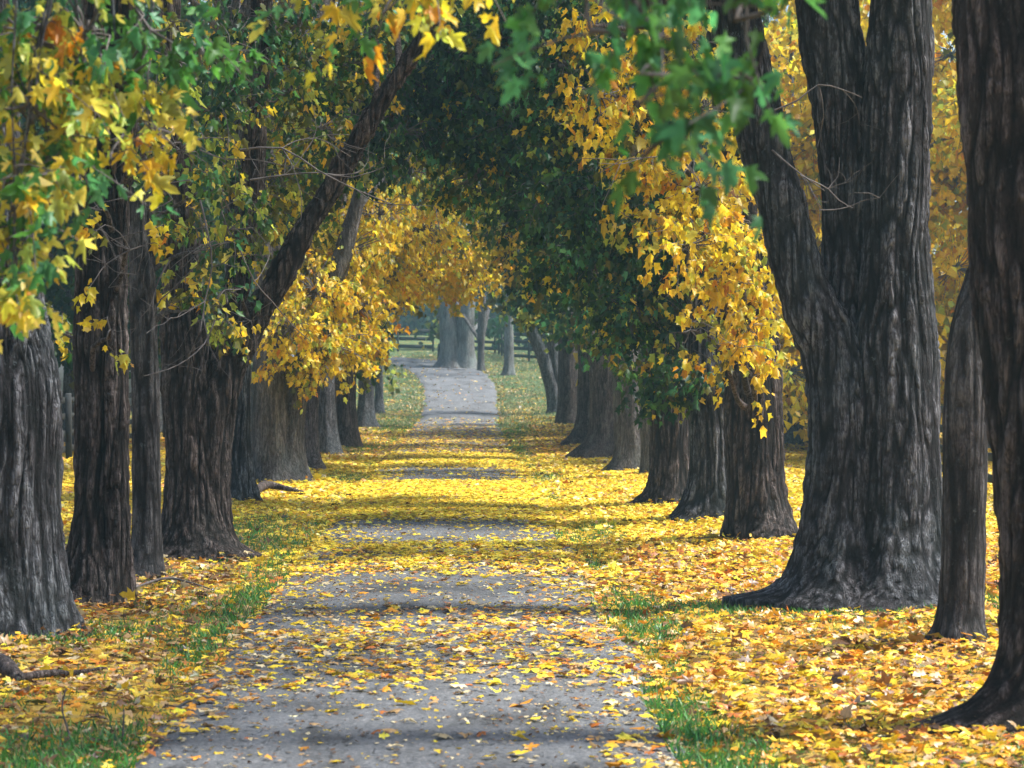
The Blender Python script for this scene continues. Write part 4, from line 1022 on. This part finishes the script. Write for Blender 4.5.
house('white_barn', 'white building glimpsed in the gap between the first two left-hand trunks', -19.5, 122, 14, 7, 3.2, M_WHITE, .25, 4)
house('brick_house', 'pale brick building glimpsed in the slot left of the giant maple', 16.0, 118, 9, 7, 3.0, M_BRICK, -.15, 3)

# ------------------------------------------------------------------ sticks on the left verge
def stick(name, label, cat, pts, rad, mat, group=None, seg=8):
    P = np.array(pts, float)
    g = ground_z(P[:, 0], P[:, 1]); Q = P.copy(); Q[:, 2] += g
    o = Q[0].copy(); m = MB(); tube(m, Q, rad, seg, bump=.012 if rad[0] > .02 else 0, step=.05)
    ob = m.build(name, mat, None, True, o); ob.location = o.tolist()
    tag(ob, label, cat, group); return ob
def gp(px, py, z=0.0):
    Y = ground_Y(py); return (CAMX + (px - CX) * Y / F, Y, z)
stick('fallen_log', 'stump of dark fallen wood at the left edge in front of the thick ridged trunk', 'log', [gp(-25, 668, .05), gp(0, 672, .10), gp(14, 678, .06), gp(22, 680, .03)], [.075, .075, .06, .03], M_BARK_DARK)
stick('fallen_branch', 'dark fallen branch lying on the leaves beside the thick ridged trunk', 'branch', [gp(18, 680, .05), gp(45, 674, .05), gp(75, 671, .05), gp(103, 666, .06)], [.028, .025, .02, .009], M_BARK_DARK)
stick('bare_stem', 'bent bare stem rising from the grass near the lower left corner', 'stem', [gp(72, 731, 0), (gp(66, 731)[0], gp(72, 731)[1], .12), (gp(62, 731)[0], gp(72, 731)[1], .22), (gp(66, 731)[0], gp(72, 731)[1], .34)], [.007, .006, .006, .004], M_TWIG)
stick('bare_stem', 'straight bare stem standing at the edge of the drive, lower left', 'stem', [gp(122, 730, 0), (gp(123, 730)[0], gp(122, 730)[1], .1), (gp(124, 730)[0], gp(122, 730)[1], .24)], [.006, .006, .004], M_TWIG)
stick('fallen_branch', 'thin crooked stick on the yellow leaves below the slender grey trunk', 'branch', [gp(132, 592, .06), gp(165, 584, .08), gp(190, 585, .06), gp(214, 590, .05)], [.014, .014, .011, .006], M_TWIG)
stick('fallen_branch', 'dark brushwood at the foot of the stout pale maple', 'branch', [gp(252, 497, .05), gp(264, 492, .14), gp(280, 491, .12), gp(305, 494, .05)], [.07, .08, .06, .03], M_BARK_DARK)

# ------------------------------------------------------------------ air, light, camera
def haze():
    m, nt, nd, lk = new_mat('autumn haze')
    v = N(nd, 'ShaderNodeVolumePrincipled'); v.inputs['Color'].default_value = (.52, .86, .96, 1); v.inputs['Density'].default_value = HAZE
    v.inputs['Anisotropy'].default_value = .2
    o = N(nd, 'ShaderNodeOutputMaterial'); lk.new(v.outputs[0], o.inputs['Volume'])
    b = MB(); b.box(-310, 310, -70, 640, -1.5, 40)
    tag(b.build('haze', m, None, False), 'thin bluish autumn air', 'haze', kind='stuff')
HAZE = .00075
haze()

SUN_EL, SUN_AZ = 58, 84      # the sun stands high to the right of the drive, veiled by thin cloud
w = bpy.data.worlds.new('World'); S.world = w; w.use_nodes = True
nt = w.node_tree; bg = nt.nodes['Background']
sky = nt.nodes.new('ShaderNodeTexSky'); sky.sky_type = 'NISHITA'; sky.sun_disc = False
sky.sun_elevation = R(SUN_EL); sky.sun_rotation = R(SUN_AZ); sky.air_density = 1.0; sky.dust_density = 3.0; sky.ozone_density = 1.0
nt.links.new(sky.outputs[0], bg.inputs['Color']); bg.inputs['Strength'].default_value = .07
sl = bpy.data.lights.new('sun', 'SUN'); sl.energy = 2.5; sl.angle = R(6); sl.color = (1, .95, .87)
so = bpy.data.objects.new('sun', sl); COL.objects.link(so)
az, el = R(SUN_AZ), R(SUN_EL)
sd = Vector((math.sin(az) * math.cos(el), math.cos(az) * math.cos(el), math.sin(el)))
so.rotation_euler = sd.to_track_quat('Z', 'Y').to_euler(); so.location = (5, -10, 30)

cam = bpy.data.cameras.new('camera'); co = bpy.data.objects.new('camera', cam); COL.objects.link(co)
co.location = (CAMX, 0, CAMZ); co.rotation_euler = (R(90), 0, 0)
cam.sensor_width = 36; cam.lens = F / 1024 * 36
cam.shift_x = (512 - CX) / 1024; cam.shift_y = -(384 - CY) / 1024
cam.clip_start = .1; cam.clip_end = 3000
cam.dof.use_dof = True; cam.dof.focus_distance = 32; cam.dof.aperture_fstop = 4.5
S.camera = co

S.view_settings.view_transform = 'Standard'; S.view_settings.look = 'None'; S.view_settings.exposure = 1.85; S.view_settings.gamma = 1
S.render.engine = 'CYCLES'
cy = S.cycles
cy.use_denoising = True
try: cy.denoiser = 'OPENIMAGEDENOISE'
except Exception: pass
cy.max_bounces = 6; cy.diffuse_bounces = 4; cy.glossy_bounces = 2; cy.transmission_bounces = 4; cy.volume_bounces = 0; cy.transparent_max_bounces = 4
cy.use_adaptive_sampling = True; cy.adaptive_threshold = .02
cy.sample_clamp_indirect = 6
